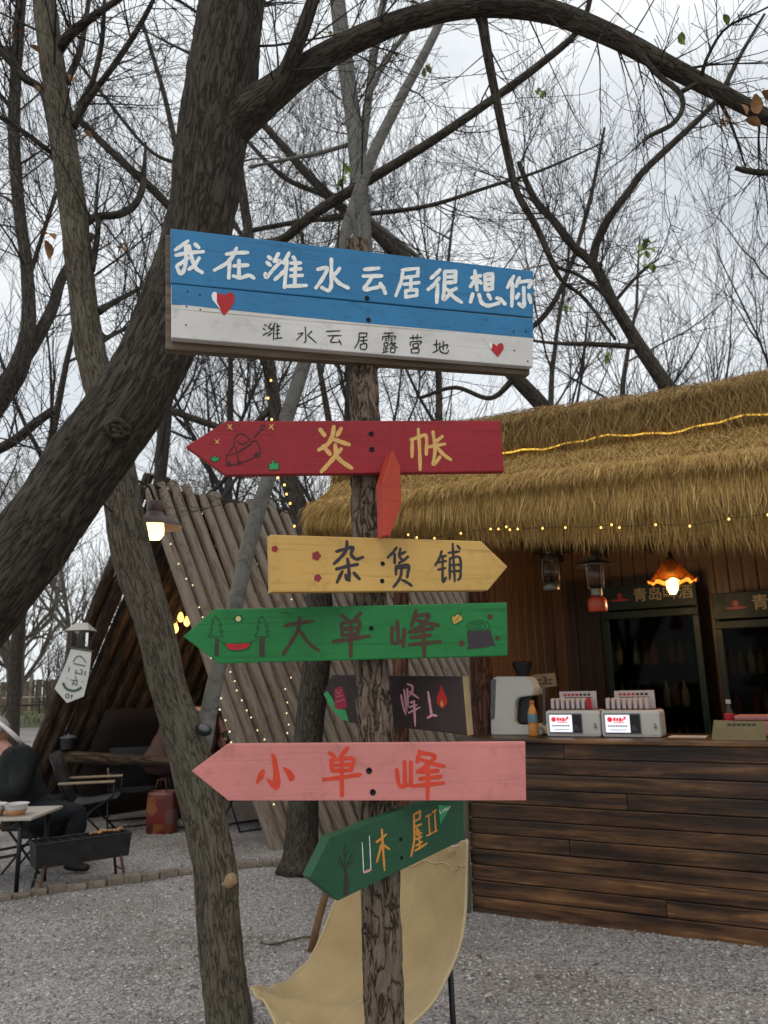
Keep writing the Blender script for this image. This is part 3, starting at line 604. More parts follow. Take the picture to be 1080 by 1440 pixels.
# roof: deck, then thatch in two courses
T0 = -.47
def line(pts, t): return [kp(x, y, t) for x, y in pts]
Lb = line([(437, 736), (560, 742), (700, 748), (850, 749), (1000, 748), (1080, 754)], T0); Ls = line([(437, 706), (560, 694), (700, 672), (850, 655), (1000, 641), (1080, 633)], T0 + .05)
Ll = line([(437, 676), (700, 643), (740, 636), (900, 616), (1080, 590)], -.10); Lt = line([(437, 632), (700, 601), (800, 585), (900, 574), (1000, 556), (1080, 540)], .34)
def fz(l, s): return float(np.interp(s, [a for a, b_ in l], [b_ for a, b_ in l]))
S0 = Lb[0][0]; S1 = SR + .5
def roof_profile(s):
    lump = .022 * mnoise.noise((s * 5, 3, 8)) + .014 * mnoise.noise((s * 13, 1, 2))
    zb, zs, zl, zt = fz(Lb, s), fz(Ls, s), fz(Ll, s), fz(Lt, s)
    w_ = .02 * mnoise.noise((s * 3, 1, 1)); e = max(0, 1 - (s - S0) / .22); dz = .02 * e * e   # rounded left end
    return [(T0 + .02, zb + .06), (T0 - .03 + w_ + lump, (zb + zs) / 2), (T0 + .01 + w_ + lump, zs - .03 - dz * .6 + lump), (T0 + .10, zs + .02 - dz + lump), (-.08, zl - dz * 1.2), (-.13, zl + .045 - dz), (-.13 + w_, (zl + zt) / 2 + .05 - dz), (.04, zt - .02 + w_ - dz), (.34, zt - dz), (.9, zt + .10 - dz), (1.6, zt - .15 - dz), (2.6, zb - .05)]
M_st, t_, b_ = mat_new('straw'); uvn = nd(t_, 'ShaderNodeUVMap'); sp = nd(t_, 'ShaderNodeSeparateXYZ'); t_.links.new(uvn.outputs[0], sp.inputs[0])
rs = ramp(t_, [(0, (.17, .092, .028)), (.35, (.39, .235, .072)), (.8, (.63, .42, .148)), (1, (.80, .60, .28))]); t_.links.new(sp.outputs[0], rs.inputs['Fac']); t_.links.new(rs.outputs['Color'], b_.inputs['Base Color']); b_.inputs['Roughness'].default_value = .7; b_.inputs['Specular IOR Level'].default_value = .25
def straw_mat(nm, stops):
    m = M_st.copy(); m.name = nm; r_ = [q for q in m.node_tree.nodes if q.type == 'VALTORGB'][0]
    for e_, (p_, c_) in zip(r_.color_ramp.elements, stops): e_.position = p_; e_.color = (*c_, 1)
    return m
MT['straw'] = M_st; MT['strawbase'] = M_basic('straw_base', (.15, .098, .035), .9, .4, 30, .6, stretch=(6, 6, 1), dist=.02)
mb = MB(); NS = 70; ss = [S0 + (S1 - S0) * i / NS for i in range(NS + 1)]; prof = [roof_profile(s) for s in ss]; m_ = len(prof[0])
vs = [K(ss[i], t, z) for i in range(NS + 1) for t, z in prof[i]]; fs = [(i * m_ + j, (i + 1) * m_ + j, (i + 1) * m_ + j + 1, i * m_ + j + 1) for i in range(NS) for j in range(m_ - 1)]
fs += [tuple(range(m_))]; roof = mb.add(vs, fs).build('roof', MT['strawbase'], kiosk)
def strands(roots, dirs, lens, width, rng, sag, name, parent):
    """thin straw blades, three points each, joined: too many to count"""
    N = len(roots); d = dirs / np.linalg.norm(dirs, axis=1, keepdims=True)
    mid = roots + d * lens[:, None] * .5 + rng.normal(0, .10, (N, 3)) * lens[:, None] * .5
    mid[:, 2] -= sag * lens * .12
    d2 = d.copy(); d2[:, 2] -= sag * .55; d2 += rng.normal(0, .22, (N, 3)); d2 /= np.linalg.norm(d2, axis=1, keepdims=True)
    tip = mid + d2 * lens[:, None] * .5
    side = np.cross(d, rng.normal(0, 1, (N, 3))); side /= np.linalg.norm(side, axis=1, keepdims=True) + 1e-9; wv = side * (width * (.6 + .8 * rng.random(N)))[:, None] * .5
    cl = np.sin(roots @ np.array([9.1, 7.3, 4.0]))[:, None] * np.array([[.025, .015, .01]]) * lens[:, None]; tip = tip + cl * 2.2; mid = mid + cl   # strands gather in locks
    V = np.stack([roots - wv, roots + wv, mid - wv, mid + wv, tip], 1).reshape(-1, 3)
    b0 = 5 * np.arange(N)[:, None]; q = b0 + np.array([[0, 1, 3, 2]]); tr = b0 + np.array([[2, 3, 4]])
    li = np.concatenate([q, tr], 1).reshape(-1); st = np.stack([7 * np.arange(N), 7 * np.arange(N) + 4], 1).reshape(-1)
    me = bpy.data.meshes.new(name); me.vertices.add(len(V)); me.vertices.foreach_set('co', V.reshape(-1).astype(np.float32)); me.loops.add(len(li)); me.loops.foreach_set('vertex_index', li.astype(np.int32))
    me.polygons.add(2 * N); me.polygons.foreach_set('loop_start', st.astype(np.int32))
    uvl = me.uv_layers.new(name='UVMap'); rv = np.repeat(np.clip(rng.normal(.5, .22, N), 0, 1), 7); uvl.data.foreach_set('uv', np.stack([rv, rv], 1).reshape(-1).astype(np.float32))
    me.update(); me.validate(); me.materials.append(M_st); return tag(new_obj(name, me, parent), kind='stuff')
rng = np.random.default_rng(9)
def course(j0, j1, N, lmin, lmax, name, lift=.01, out=.25, fall=1.0, smin=None, mess=.16, sag=1.0, width=.0042):
    Rt = np.empty((N, 3)); D = np.empty((N, 3)); a = S0 if smin is None else smin
    u = rng.random(N) * (S1 - a) + a; w_ = rng.random(N)
    for i in range(N):
        k = (u[i] - S0) / (S1 - S0) * NS; k = min(NS - 1, max(0, int(k))); pr = prof[k]; x = j1 - (j1 - j0) * w_[i]; j = min(m_ - 2, int(x)); f = x - j
        t0_, z0_ = pr[j]; t1_, z1_ = pr[j + 1]; t = t0_ + (t1_ - t0_) * f; z = z0_ + (z1_ - z0_) * f; dt, dz_ = t0_ - t1_, z0_ - z1_; L_ = math.hypot(dt, dz_) or 1; dt /= L_; dz_ /= L_
        nt_, nz_ = dz_, -dt
        if nt_ > 0 and j < 5: nt_, nz_ = -abs(nt_), nz_
        Rt[i] = K(u[i], t - .012 + nt_ * lift, z + abs(nz_) * lift); D[i] = KU * rng.normal(0, mess) + KV * (dt - out * rng.random() * .5) + Vector((0, 0, dz_ * fall - .05))
    return strands(Rt, D, lmin + (lmax - lmin) * rng.random(N), width, rng, sag, name, roof)
course(0.0, 3.0, 52000, .09, .21, 'thatch_fringe', .013, .26, width=.0028)
course(2.4, 4.4, 28000, .07, .16, 'thatch_lower_slope', .009, .4, mess=.75, width=.0026)
course(4.6, 8.6, 28000, .07, .17, 'thatch_upper_course', .018, 1.1, mess=.7, width=.0026).data.materials[0] = straw_mat('straw_dark_brown', [(0, (.12, .068, .022)), (.4, (.28, .168, .055)), (.8, (.44, .29, .105)), (1, (.60, .44, .19))])  # upper course in a darker brown straw
# frayed left end of the roof
N = 7000; w_ = rng.random(N); tt = T0 + rng.random(N) ** 1.3 * 1.9; pr = prof[0]
zt_ = np.interp(tt, [p[0] for p in pr[3:]], [p[1] for p in pr[3:]]); zb_ = np.full(N, pr[0][1]) ; zz = zb_ + (zt_ - zb_) * w_
Rt = np.array([K(S0 - .015 - .03 * random.random(), t, z) for t, z in zip(tt, zz)]); D = np.array([KU * (-.25 * random.random() + .05) + KV * random.gauss(0, .15) + Vector((0, 0, -1)) for _ in range(N)])
strands(Rt, D, .10 + .14 * rng.random(N), .0042, rng, 1.0, 'thatch_end', roof)
MT['ply'] = M_grain('pale_batten', [(.16, .13, .10), (.30, .26, .21)], (2, 30, 30), .7, .3)
bt = line([(905, 772), (1010, 764), (1080, 756)], -.12)
kbox('ceiling', -.05, SR, -.1, TB, 2.62, 2.64, MT['walnut'], roof, 0)
for i in range(9): kbox('rafter', .1 + i * .42, .15 + i * .42, T0 + .06, TB, 2.54, 2.60, MT['walnut'], roof, .004)
for a, b2, z in ((1.25, 1.5, -.02), (1.62, 1.95, .0), (2.05, 2.3, -.03), (2.4, 2.9, -.01)): kbox('batten', a, b2, T0 + .16, T0 + .21, fz(Lb, a) + .015 + z, fz(Lb, a) + .035 + z, MT['ply'], roof, .003)

# ---- glass door drinks fridges against the back wall
def text_mesh(name, body, size, mat, parent, loc, rotz, align='CENTER', weight=0.0):
    cu = bpy.data.curves.new(name, 'FONT'); cu.body = body; cu.size = size; cu.align_x = align; cu.align_y = 'CENTER'; cu.extrude = .0006; cu.offset = weight
    o = bpy.data.objects.new(name, cu); COL.objects.link(o); dg = bpy.context.evaluated_depsgraph_get(); me = bpy.data.meshes.new_from_object(o.evaluated_get(dg)); bpy.data.objects.remove(o)
    me.materials.append(mat); o = new_obj(name, me, parent); o.location = loc; o.rotation_euler = (math.pi / 2, 0, rotz); return o
MT['fr_letters'] = M_basic('fridge_letters', (.24, .19, .11), .5, .1, 20, 0); MT['fr_logo'] = M_basic('fridge_logo_red', (.22, .015, .013), .5, .1, 20, 0)
MT['pane'] = M_glass('fridge_glass', (.30, .32, .29), .04); MT['pane'].node_tree.nodes['Principled BSDF'].inputs['IOR'].default_value = 1.12
CANS = [M_basic('can_' + n, c, .4, .2, 30, 0, metal=.2) for n, c in (('green', (.03, .12, .05)), ('amber', (.22, .11, .03)), ('cream', (.38, .34, .26)), ('red', (.25, .03, .02)))]
def fridge(x0, x1, ytop, t, label, seed):
    a = kp(x0, 940, t); b2 = kp(x1, 940, t); zt = kp((x0 + x1) / 2, ytop, t)[1]; s0, s1 = a[0], b2[0]; zt = min(zt, 2.2)
    T = thing('drinks_fridge', label, 'fridge', K((s0 + s1) / 2, t + .3, 0), group='drinks fridges at the back of the kiosk')
    D = min(.6, TB - t - .02); hd = .20; w_ = .035
    mk = lambda n, *q, mat='fridge', par=T, bv=.006: kbox(n, *q, MT[mat], par, bv)
    mk('cabinet', s0, s0 + .03, t + .045, t + D, .08, zt); mk('cabinet_side', s1 - .03, s1, t + .045, t + D, .08, zt); mk('back_panel', s0 + .031, s1 - .031, t + D - .03, t + D, .08, zt, mat='fridgein')
    mk('top_panel', s0 + .031, s1 - .031, t + .045, t + D - .031, zt - .04, zt); mk('plinth', s0, s1, t + .02, t + D, 0, .078)
    h = mk('header', s0, s1, t, t + .044, zt - hd, zt)
    c = (s0 + s1) / 2
    text_mesh('lettering', '青岛啤酒', (s1 - s0) * .155, MT['fr_letters'], h, K(c + (s1 - s0) * .16, t - .002, zt - hd * .48), KA, weight=.0012)
    lg = MB(); cc = K(c - (s1 - s0) * .29, t - .003, zt - hd * .55); rw = (s1 - s0) * .10
    lg.prism([cc + KU * (rw * math.cos(q) ) + Vector((0, 0, .018 + .010 * math.sin(q) * (1 if math.cos(q * 1) else 1))) - Vector((0, 0, .028)) for q in [i * .524 for i in range(12)]], -KV * .002); lg.build('logo', MT['fr_logo'], h)
    lg = MB(); lg.prism([cc + KU * (rw * .28 * math.cos(q)) + Vector((0, 0, .024 + .024 * math.sin(q))) for q in [i * .524 for i in range(12)]], -KV * .002); lg.build('logo', MT['fr_logo'], h)
    zd = zt - hd - .012
    d = mk('door', s0, s1, t, t + .043, .09, .16)
    mk('door_rail', s0, s1, t, t + .043, zd - .06, zd, par=d); mk('door_stile', s0, s0 + .05, t, t + .043, .161, zd - .061, par=d); mk('door_stile', s1 - .05, s1, t, t + .043, .161, zd - .061, par=d)
    kbox('glass', s0 + .051, s1 - .051, t + .018, t + .026, .162, zd - .062, MT['pane'], d, 0)
    mk('handle', s1 - .04, s1 - .022, t - .03, t - .001, .8, 1.15, par=d)
    rn = random.Random(seed)
    for k in range(5):
        z = .20 + k * (zd - .3) / 5; mk('shelf', s0 + .032, s1 - .032, t + .10, t + D - .035, z, z + .012, mat='fridgein', bv=0)
        q = s0 + .075
        while q < s1 - .06:
            o = MB().lathe([(.028, 0), (.030, .01), (.030, .11), (.022, .135), (.010, .165), (.010, .20), (0, .20)], (0, 0, 0), 10).build('bottle', CANS[rn.choice([0, 0, 1, 1, 2, 3])], T, smooth=True); o.location = K(q, t + .16, z + .012); q += rn.choice([.068, .068, .07, .14])
    return T
fridge(853, 991, 818, 1.45, 'left of two dark green drinks fridges, behind the amber pendant lamp', 1)
fridge(1012, 1180, 828, 1.40, 'right of two dark green drinks fridges, cut by the picture edge', 2)
# ================================================================== THE LOG SHELTER
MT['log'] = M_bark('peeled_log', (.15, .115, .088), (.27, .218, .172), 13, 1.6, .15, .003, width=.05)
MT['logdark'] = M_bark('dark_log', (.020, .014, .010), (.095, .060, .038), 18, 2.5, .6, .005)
MT['darkboard'] = M_basic('dark_board', (.020, .014, .011), .9, .3, 6, .2, stretch=(8, 8, 1))
FR, FL_ = gpx(402, 1192), gpx(18, 1163)
fd = (FL_ - FR).normalized(); RD = Vector((-fd.y, fd.x, 0)); RD = RD if RD.y > 0 else -RD     # ridge runs back and to the right
def ssp(): 
    d = ray(232, 900); n = Vector((-d.y, d.x, 0)); k = (C_POS - FR).dot(n) / fd.dot(n); return FR + fd * k
RD = Vector((.72, .694, 0)); FM = ssp(); n_ = Vector((-fd.y, fd.x, 0)); AP = ppx(219, 676, FM, n_); LEN = 5.8
sh = thing('log_shelter', 'a frame shelter of leaning peeled logs with an open dark front', 'shelter', (FM.x, FM.y, 0))
random.seed(5)
def log_mesh(seed, k=16):
    rn = random.Random(seed); pts = []; rr = []
    for i in range(k + 1):
        f = i / k; pts.append(Vector((.020 * math.sin(f * 3 + seed) + rn.gauss(0, .003), .015 * math.sin(f * 4.3 + seed * 2) + rn.gauss(0, .003), f))); rr.append((1.12 - .2 * f) * (1 + rn.gauss(0, .03)))
    return pts, rr
def put_log(p0, p1, r, mat, seed, name='log', sides=12):
    pts, rr = log_mesh(seed); d = p1 - p0; L_ = d.length; q = Vector((0, 0, 1)).rotation_difference(d.normalized())
    P = [p0 + q @ Vector((a.x * r * 22 * .12, a.y * r * 22 * .12, a.z * L_)) for a in pts]
    return MB().tube(P, [r * k for k in rr], sides, True, bark_disp(30, 6, .05, seed)).build(name, MT[mat], sh, smooth=True, angle=50)
s = .04; i = 0
while s < LEN:
    r = random.uniform(.054, .067); b0 = FR + RD * s; t0 = Vector((AP.x, AP.y, AP.z)) + RD * s; d = (t0 - b0).normalized()
    put_log(b0 - d * .05 + Vector((0, 0, -.02)), t0 + d * random.uniform(-.22, .02), r, 'log', i); s += r * 2.0 + .042; i += 1
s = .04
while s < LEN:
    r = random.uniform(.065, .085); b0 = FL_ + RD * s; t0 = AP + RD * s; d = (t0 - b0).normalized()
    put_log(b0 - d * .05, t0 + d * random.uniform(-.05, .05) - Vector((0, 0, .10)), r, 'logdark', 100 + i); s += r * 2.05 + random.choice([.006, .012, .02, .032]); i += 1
put_log(AP - Vector((0, 0, .16)) - RD * .2, AP - Vector((0, 0, .16)) + RD * LEN, .07, 'logdark', 301, 'ridge_pole')
# front frame logs and low rail across the opening
put_log(FL_ - RD * .10 + Vector((0, 0, -.03)), AP - RD * .10 + (AP - FL_).normalized() * .06, .060, 'logdark', 302, 'front_post'); put_log(FR - RD * .09 + Vector((0, 0, -.03)), AP - RD * .12 + (AP - FR).normalized() * -.10, .065, 'log', 303, 'front_post')
ra = FL_.lerp(AP, .205); rb = FR.lerp(AP, .18); put_log(ra + RD * .05, rb + RD * .25, .06, 'logdark', 304, 'rail')
# dark sheet lining the lower part of the left slope inside
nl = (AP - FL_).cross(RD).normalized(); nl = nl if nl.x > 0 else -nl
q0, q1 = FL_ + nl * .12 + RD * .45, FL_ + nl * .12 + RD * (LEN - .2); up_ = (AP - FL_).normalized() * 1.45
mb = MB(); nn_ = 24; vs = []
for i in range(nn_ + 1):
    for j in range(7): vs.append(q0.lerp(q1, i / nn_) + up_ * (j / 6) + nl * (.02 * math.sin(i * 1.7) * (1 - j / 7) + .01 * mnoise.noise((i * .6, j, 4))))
o = mb.add(vs, [(i * 7 + j, (i + 1) * 7 + j, (i + 1) * 7 + j + 1, i * 7 + j + 1) for i in range(nn_) for j in range(6)]).build('inner_lining', MT['darkboard'], sh, smooth=True); md = o.modifiers.new('t', 'SOLIDIFY'); md.thickness = .004
# boarded back gable
bk = RD * (LEN - .12)
gab = MB().prism([FR + bk, AP + bk - Vector((0, 0, .1)), FL_ + bk], RD * .03).build('back_gable', MT['darkboard'], sh); fix_normals(gab)
n = 18
for k in range(n):
    f0, f1 = k / n, (k + .96) / n; q0 = FL_.lerp(FR, f0); q1 = FL_.lerp(FR, f1); tot = (FR - FL_).length; m0 = (AP - FL_).dot((FR - FL_).normalized()) / tot
    hh = lambda f: max(.02, (AP.z - .2) * (f / m0 if f < m0 else (1 - f) / (1 - m0)))
    o = MB().prism([q0 + bk, q1 + bk, q1 + bk + Vector((0, 0, hh(f1))), q0 + bk + Vector((0, 0, hh(f0)))], -RD * .018).build('gable_board', MT['darkboard'], gab); fix_normals(o)
# hanging bulbs
MT['bulb_warm'] = M_emit('bulb_warm', (1.0, .50, .10), 3.2); MT['bulb_core'] = M_emit('bulb_core', (1.0, .66, .22), 3.6); MT['brass'] = M_basic('brass_cap', (.12, .08, .03), .4, .2, 30, 0, metal=.8); MT['cable'] = M_basic('black_cable', (.01, .01, .01), .6, .1, 20, 0)
def edison(p, top, r, label, group=None, light=2.0, name='hanging_bulb'):
    T = thing(name, label, 'light bulb', p, group=group)
    MB().lathe([(0, -r * 1.5), (r * .5, -r * 1.35), (r * .9, -r * .75), (r, -r * .1), (r * .8, r * .7), (r * .45, r * 1.4), (r * .4, r * 1.6)], p, 16).build('glass_bulb', MT['bulb_warm'], T, smooth=True)
    MB().lathe([(r * .46, r * 1.6), (r * .5, r * 1.7), (r * .5, r * 2.4), (r * .2, r * 2.7), (0, r * 2.7)], p, 12).build('cap', MT['brass'], T, smooth=True)
    MB().tube([p + Vector((0, 0, r * 2.6)), (p + top) / 2 + Vector((.01, 0, 0)), top], .004, 6).build('cable', MT['cable'], T)
    l = bpy.data.lights.new('bulb_light', 'POINT'); l.energy = light; l.color = (1, .6, .25); l.shadow_soft_size = r * 1.3; lo = bpy.data.objects.new('bulb_light', l); COL.objects.link(lo); lo.parent = T; lo.matrix_parent_inverse = wm(T).inverted(); lo.location = p - Vector((0, 0, r * 2.1)); return T
tp = AP + RD * .55 - Vector((0, 0, .18)); YD = tp.y
for (x, y, dd_, lb) in ((254, 868, 0, 'upper middle amber bulb of three hanging in the log shelter'), (263, 874, .03, 'right amber bulb of three hanging in the log shelter'), (246.5, 884, -.03, 'lowest left amber bulb of three hanging in the log shelter')): edison(px(x, y, YD + dd_), tp + Vector((dd_, 0, .06)), .034, lb, 'amber bulbs in the shelter', 2.2)
# ================================================================== THE SIGN POST
def M_paint(name, col, var=.10, worn=None, rough=.55, streak=(1.3, 62, 62), bump=.30, lines=.35, rot=(0, 0, 0)):
    """brushed paint over sawn wood: grain shows through as lines, a little worn wood on the high spots"""
    m, t, b = mat_new(name); v = coords(t, streak, 'Object', rot)
    n = nd(t, 'ShaderNodeTexNoise', Scale=1.8, Detail=9, Roughness=.6, Distortion=.25); t.links.new(v, n.inputs['Vector'])
    v2 = coords(t, (1, 1, 1)); n2 = nd(t, 'ShaderNodeTexNoise', Scale=7, Detail=5); t.links.new(v2, n2.inputs['Vector'])
    r = ramp(t, [(.30, tuple(c * (1 - lines) for c in col)), (.44, col), (.62, col), (.78, tuple(min(1, c * (1 + var)) for c in col))]); t.links.new(n.outputs['Fac'], r.inputs['Fac'])
    r2 = ramp(t, [(.3, (1 - var,) * 3), (.7, (1 + var,) * 3)]); t.links.new(n2.outputs['Fac'], r2.inputs['Fac'])
    mm = nd(t, 'ShaderNodeMix', data_type='RGBA', blend_type='MULTIPLY'); mm.inputs[0].default_value = 1; t.links.new(r.outputs['Color'], mm.inputs[6]); t.links.new(r2.outputs['Color'], mm.inputs[7]); c = mm.outputs[2]
    n4 = nd(t, 'ShaderNodeTexNoise', Scale=16, Detail=8, Roughness=.75); t.links.new(v2, n4.inputs['Vector']); r4 = ramp(t, [(.34, (.72, .70, .67)), (.47, (1, 1, 1))]); t.links.new(n4.outputs['Fac'], r4.inputs['Fac'])   # grime
    mg = nd(t, 'ShaderNodeMix', data_type='RGBA', blend_type='MULTIPLY'); mg.inputs[0].default_value = .8; t.links.new(c, mg.inputs[6]); t.links.new(r4.outputs['Color'], mg.inputs[7]); c = mg.outputs[2]
    if worn is None: worn = tuple(min(1, q * .8 + .10) for q in col)
    if worn:
        n3 = nd(t, 'ShaderNodeTexNoise', Scale=30, Detail=4); t.links.new(v, n3.inputs['Vector']); r3 = ramp(t, [(.62, 0), (.70, .7)]); t.links.new(n3.outputs['Fac'], r3.inputs['Fac'])
        mw = nd(t, 'ShaderNodeMix', data_type='RGBA'); t.links.new(r3.outputs['Color'], mw.inputs[0]); t.links.new(c, mw.inputs[6]); mw.inputs[7].default_value = (*worn, 1); c = mw.outputs[2]
    t.links.new(c, b.inputs['Base Color']); b.inputs['Roughness'].default_value = rough; b.inputs['Specular IOR Level'].default_value = .35
    bp = nd(t, 'ShaderNodeBump', Strength=bump, Distance=.0025); t.links.new(n.outputs['Fac'], bp.inputs['Height']); t.links.new(bp.outputs['Normal'], b.inputs['Normal'])
    return m
PT = {k: M_paint('paint_' + k, *a, **kw) for k, a, kw in [
    ('blue', ((.026, .175, .36),), dict(worn=(.07, .26, .44), lines=.34)), ('white', ((.62, .60, .57),), dict(lines=.10)), ('red', ((.28, .010, .017),), dict(lines=.35)), ('yellow', ((.60, .36, .10),), dict(lines=.38)),
    ('green', ((.010, .165, .036),), dict(lines=.50)), ('pink', ((.57, .205, .185),), dict(lines=.16)), ('dark', ((.035, .020, .020),), dict(lines=.3)), ('deepgreen', ((.016, .078, .036),), dict(lines=.35, worn=(.06, .14, .09))), ('orangered', ((.42, .045, .022),), dict(lines=.3))]}
BR = {k: M_basic('brush_' + k, c, .55, .14, 60, .25, dist=.001) for k, c in dict(white=(.80, .80, .76), black=(.012, .010, .010), heart=(.42, .008, .012), gold=(.62, .37, .11), maroon=(.045, .006, .008), kelly=(.02, .30, .07), brown=(.060, .026, .012), charcoal=(.032, .024, .028),
      flower=(.25, .02, .03), pinegreen=(.006, .055, .016), paleyellow=(.55, .50, .22), vermilion=(.60, .050, .018), rose=(.62, .30, .33), flame=(.40, .015, .010), amber=(.62, .25, .04), ochre=(.50, .30, .06), moss=(.03, .13, .055), lime=(.03, .32, .10), bark=(.035, .030, .018), emblem=(.30, .015, .045), edge=(.33, .24, .11)).items()}
MT['screw'] = M_basic('screw_dark', (.012, .011, .011), .5, .2, 50, 0, metal=.6)
MT['rawwood'] = M_grain('raw_wood', [(.05, .032, .018), (.12, .085, .055), (.20, .165, .13)], (3, 40, 40))
YP = 1.70                                        # depth of the post axis
ax0, ax1 = px(502, 330, YP), px(545, 1600, YP)
pb = Vector((px(548, 1700, YP).x, YP, -.1))
post_t = thing('sign_post', 'rough bark covered log post carrying many hand painted direction boards', 'sign post', (pb.x, pb.y, 0))
pl = [(502, 340, 34), (505, 420, 37), (509, 505, 40), (514, 600, 43), (516, 700, 46), (520, 830, 47), (524, 950, 48), (531, 1100, 53), (536, 1250, 56), (539, 1400, 57), (543, 1560, 59), (547, 1700, 61)]
P, Rr = limb(pl, YP, YP, 6); P.append(pb); Rr.append(Rr[-1])
def post_disp(r, th, v):
    q = Vector((math.cos(th) * r * 62, math.sin(th) * r * 62, v * 9)); q2 = q + mnoise.noise_vector(q * .7) * .7
    dist, _ = mnoise.voronoi(q2); e = min(1, (dist[1] - dist[0]) * 2.6); e = e ** .6
    return r * (.86 + .16 * e + .07 * mnoise.noise(q * .35) + .03 * mnoise.noise(q * 3.1))
Pq, Rq = resample(P, Rr, .0042)
post = MB().tube(Pq, Rq, 96, True, post_disp).build('post', MT['bark_post'], post_t, smooth=True)

class Board:
    """a painted board in a vertical plane through the post front, turned by yaw; its outline and its painting are given in photo pixels"""
    def __init__(s, yaw, depth, outline, mat, label=None, name='board', thick=.020, cx=520, cy=800, tilt=0.0, parent=None):
        a = R(yaw); s.n = Vector((math.sin(a), -math.cos(a), 0)); s.P = px(cx, cy, depth); s.k = 0
        s.poly = [ppx(x, y, s.P, s.n) for x, y in outline]
        mb = MB().prism(s.poly[::-1], -s.n * thick); o = mb.build(name, mat, post_t if parent is None else parent); fix_normals(o)
        bm = bmesh.new(); bm.from_mesh(o.data); bmesh.ops.bevel(bm, geom=bm.edges[:], offset=.0022, segments=2, affect='EDGES', profile=.6)
        for v in bm.verts:
            q = mnoise.noise_vector(v.co * 35) * .0011; v.co += q - s.n * q.dot(s.n)
        bm.to_mesh(o.data); bm.free()
        mx_ = Matrix.Translation(s.P) @ Matrix.Rotation(a, 4, 'Z'); o.data.transform(mx_.inverted()); o.matrix_basis = mx_   # own axes, so that the grain runs along the board
        s.o = o
        if label: o['label'] = label
    def w(s, x, y, lift): return ppx(x, y, s.P, s.n) + s.n * lift
    def stroke(s, mb, pts, width, taper=(.9, .9), wob=.10, rnd=random.Random(5), lift=.0016, closed=False):
        s.k += 1; z = lift * .28 + .000012 * (s.k % 40)
        if closed: pts = list(pts) + [pts[0]]
        sm = catmull([tuple(p) for p in pts], 5) if len(pts) > 2 else [np.array(pts[0]) + (np.array(pts[1], float) - np.array(pts[0])) * i / 5 for i in range(6)]
        n = len(sm); Lf = []; Rt = []; ph = rnd.random() * 6
        for i, p in enumerate(sm):
            t = sm[min(i + 1, n - 1)] - sm[max(i - 1, 0)]; L_ = math.hypot(*t) or 1; nx_, ny_ = -t[1] / L_, t[0] / L_
            f = i / (n - 1); w_ = width * .5 * (taper[0] + (1 - taper[0]) * min(1, f * 3)) * (taper[1] + (1 - taper[1]) * min(1, (1 - f) * 3)) * (1 + wob * math.sin(ph + i * 1.3))
            Lf.append((p[0] + nx_ * w_, p[1] + ny_ * w_)); Rt.append((p[0] - nx_ * w_, p[1] - ny_ * w_))
        def cap(c, a_, b_):                      # rounded brush end
            out = []; v0 = (a_[0] - c[0], a_[1] - c[1])
            for k in range(1, 5):
                th = -math.pi * k / 5; out.append((c[0] + v0[0] * math.cos(th) - v0[1] * math.sin(th), c[1] + v0[0] * math.sin(th) + v0[1] * math.cos(th)))
            return out
        e1 = cap(sm[-1], Lf[-1], Rt[-1]); e0 = cap(sm[0], Rt[0], Lf[0])
        vs = [s.w(*p, z) for p in Lf] + [s.w(*p, z) for p in Rt]; fs = [(i, i + 1, n + i + 1, n + i) for i in range(n - 1)]
        b0 = len(vs); vs += [s.w(*p, z) for p in e1]; fs.append((n - 1, b0, b0 + 1, b0 + 2, b0 + 3, 2 * n - 1))
        b0 = len(vs); vs += [s.w(*p, z) for p in e0]; fs.append((n, b0, b0 + 1, b0 + 2, b0 + 3, 0)); mb.add(vs, fs)
    def groups(s, items, pad):                   # marks that stand apart become parts of their own
        bb = [[min(p[0] for p in q) - pad, max(p[0] for p in q) + pad, min(p[1] for p in q) - pad, max(p[1] for p in q) + pad] for q in items]; lab = list(range(len(items)))
        for _ in range(4):
            for i in range(len(items)):
                for j in range(i):
                    if bb[i][0] < bb[j][1] and bb[j][0] < bb[i][1] and bb[i][2] < bb[j][3] and bb[j][2] < bb[i][3]:
                        m_ = min(lab[i], lab[j]); lab[i] = lab[j] = m_
        return [[items[i] for i in range(len(items)) if lab[i] == g] for g in sorted(set(lab))]
    def strokes(s, name, mat, org, sc, width, lst, pad=2.2, **k):
        for grp in s.groups([[(org[0] + a / sc, org[1] + b / sc) for a, b in pts] for pts in lst], pad):
            mb = MB()
            for pts in grp: s.stroke(mb, pts, width, **k)
            o = fix_front(mb.build(name, mat, s.o), s.n)
        return o
    def fills(s, name, mat, org, sc, polys, lift=.0012):
        for grp in s.groups([[(org[0] + a / sc, org[1] + b / sc) for a, b in pts] for pts in polys], 1.0):
            mb = MB()
            for pts in grp:
                s.k += 1; mb.add([s.w(x, y, lift * .28 + .000012 * (s.k % 40)) for x, y in pts], [tuple(range(len(pts)))])
            o = fix_front(mb.build(name, mat, s.o), s.n)
        return o
    def screws(s, pos, r):
        for x, y in pos:
            c = s.w(x, y, 0); rr = r * proj(c)[2] / F_PX
            MB().lathe([(rr * .3, -.002), (rr * 1.05, -.001), (rr, .0016), (rr * .55, .0022), (rr * .5, .0012), (0, .0012)], c, 14, s.n).build('screw', MT['screw'], s.o, smooth=True)
def fix_front(o, n):
    bm = bmesh.new(); bm.from_mesh(o.data); bm.normal_update()
    for f in bm.faces:
        if f.normal.dot(n) < 0: f.normal_flip()
    bm.to_mesh(o.data); bm.free(); return o
def circ(cx, cy, r, k=14, ry=None): return [(cx + r * math.cos(i * 6.2832 / k), cy + (ry or r) * math.sin(i * 6.2832 / k)) for i in range(k)]

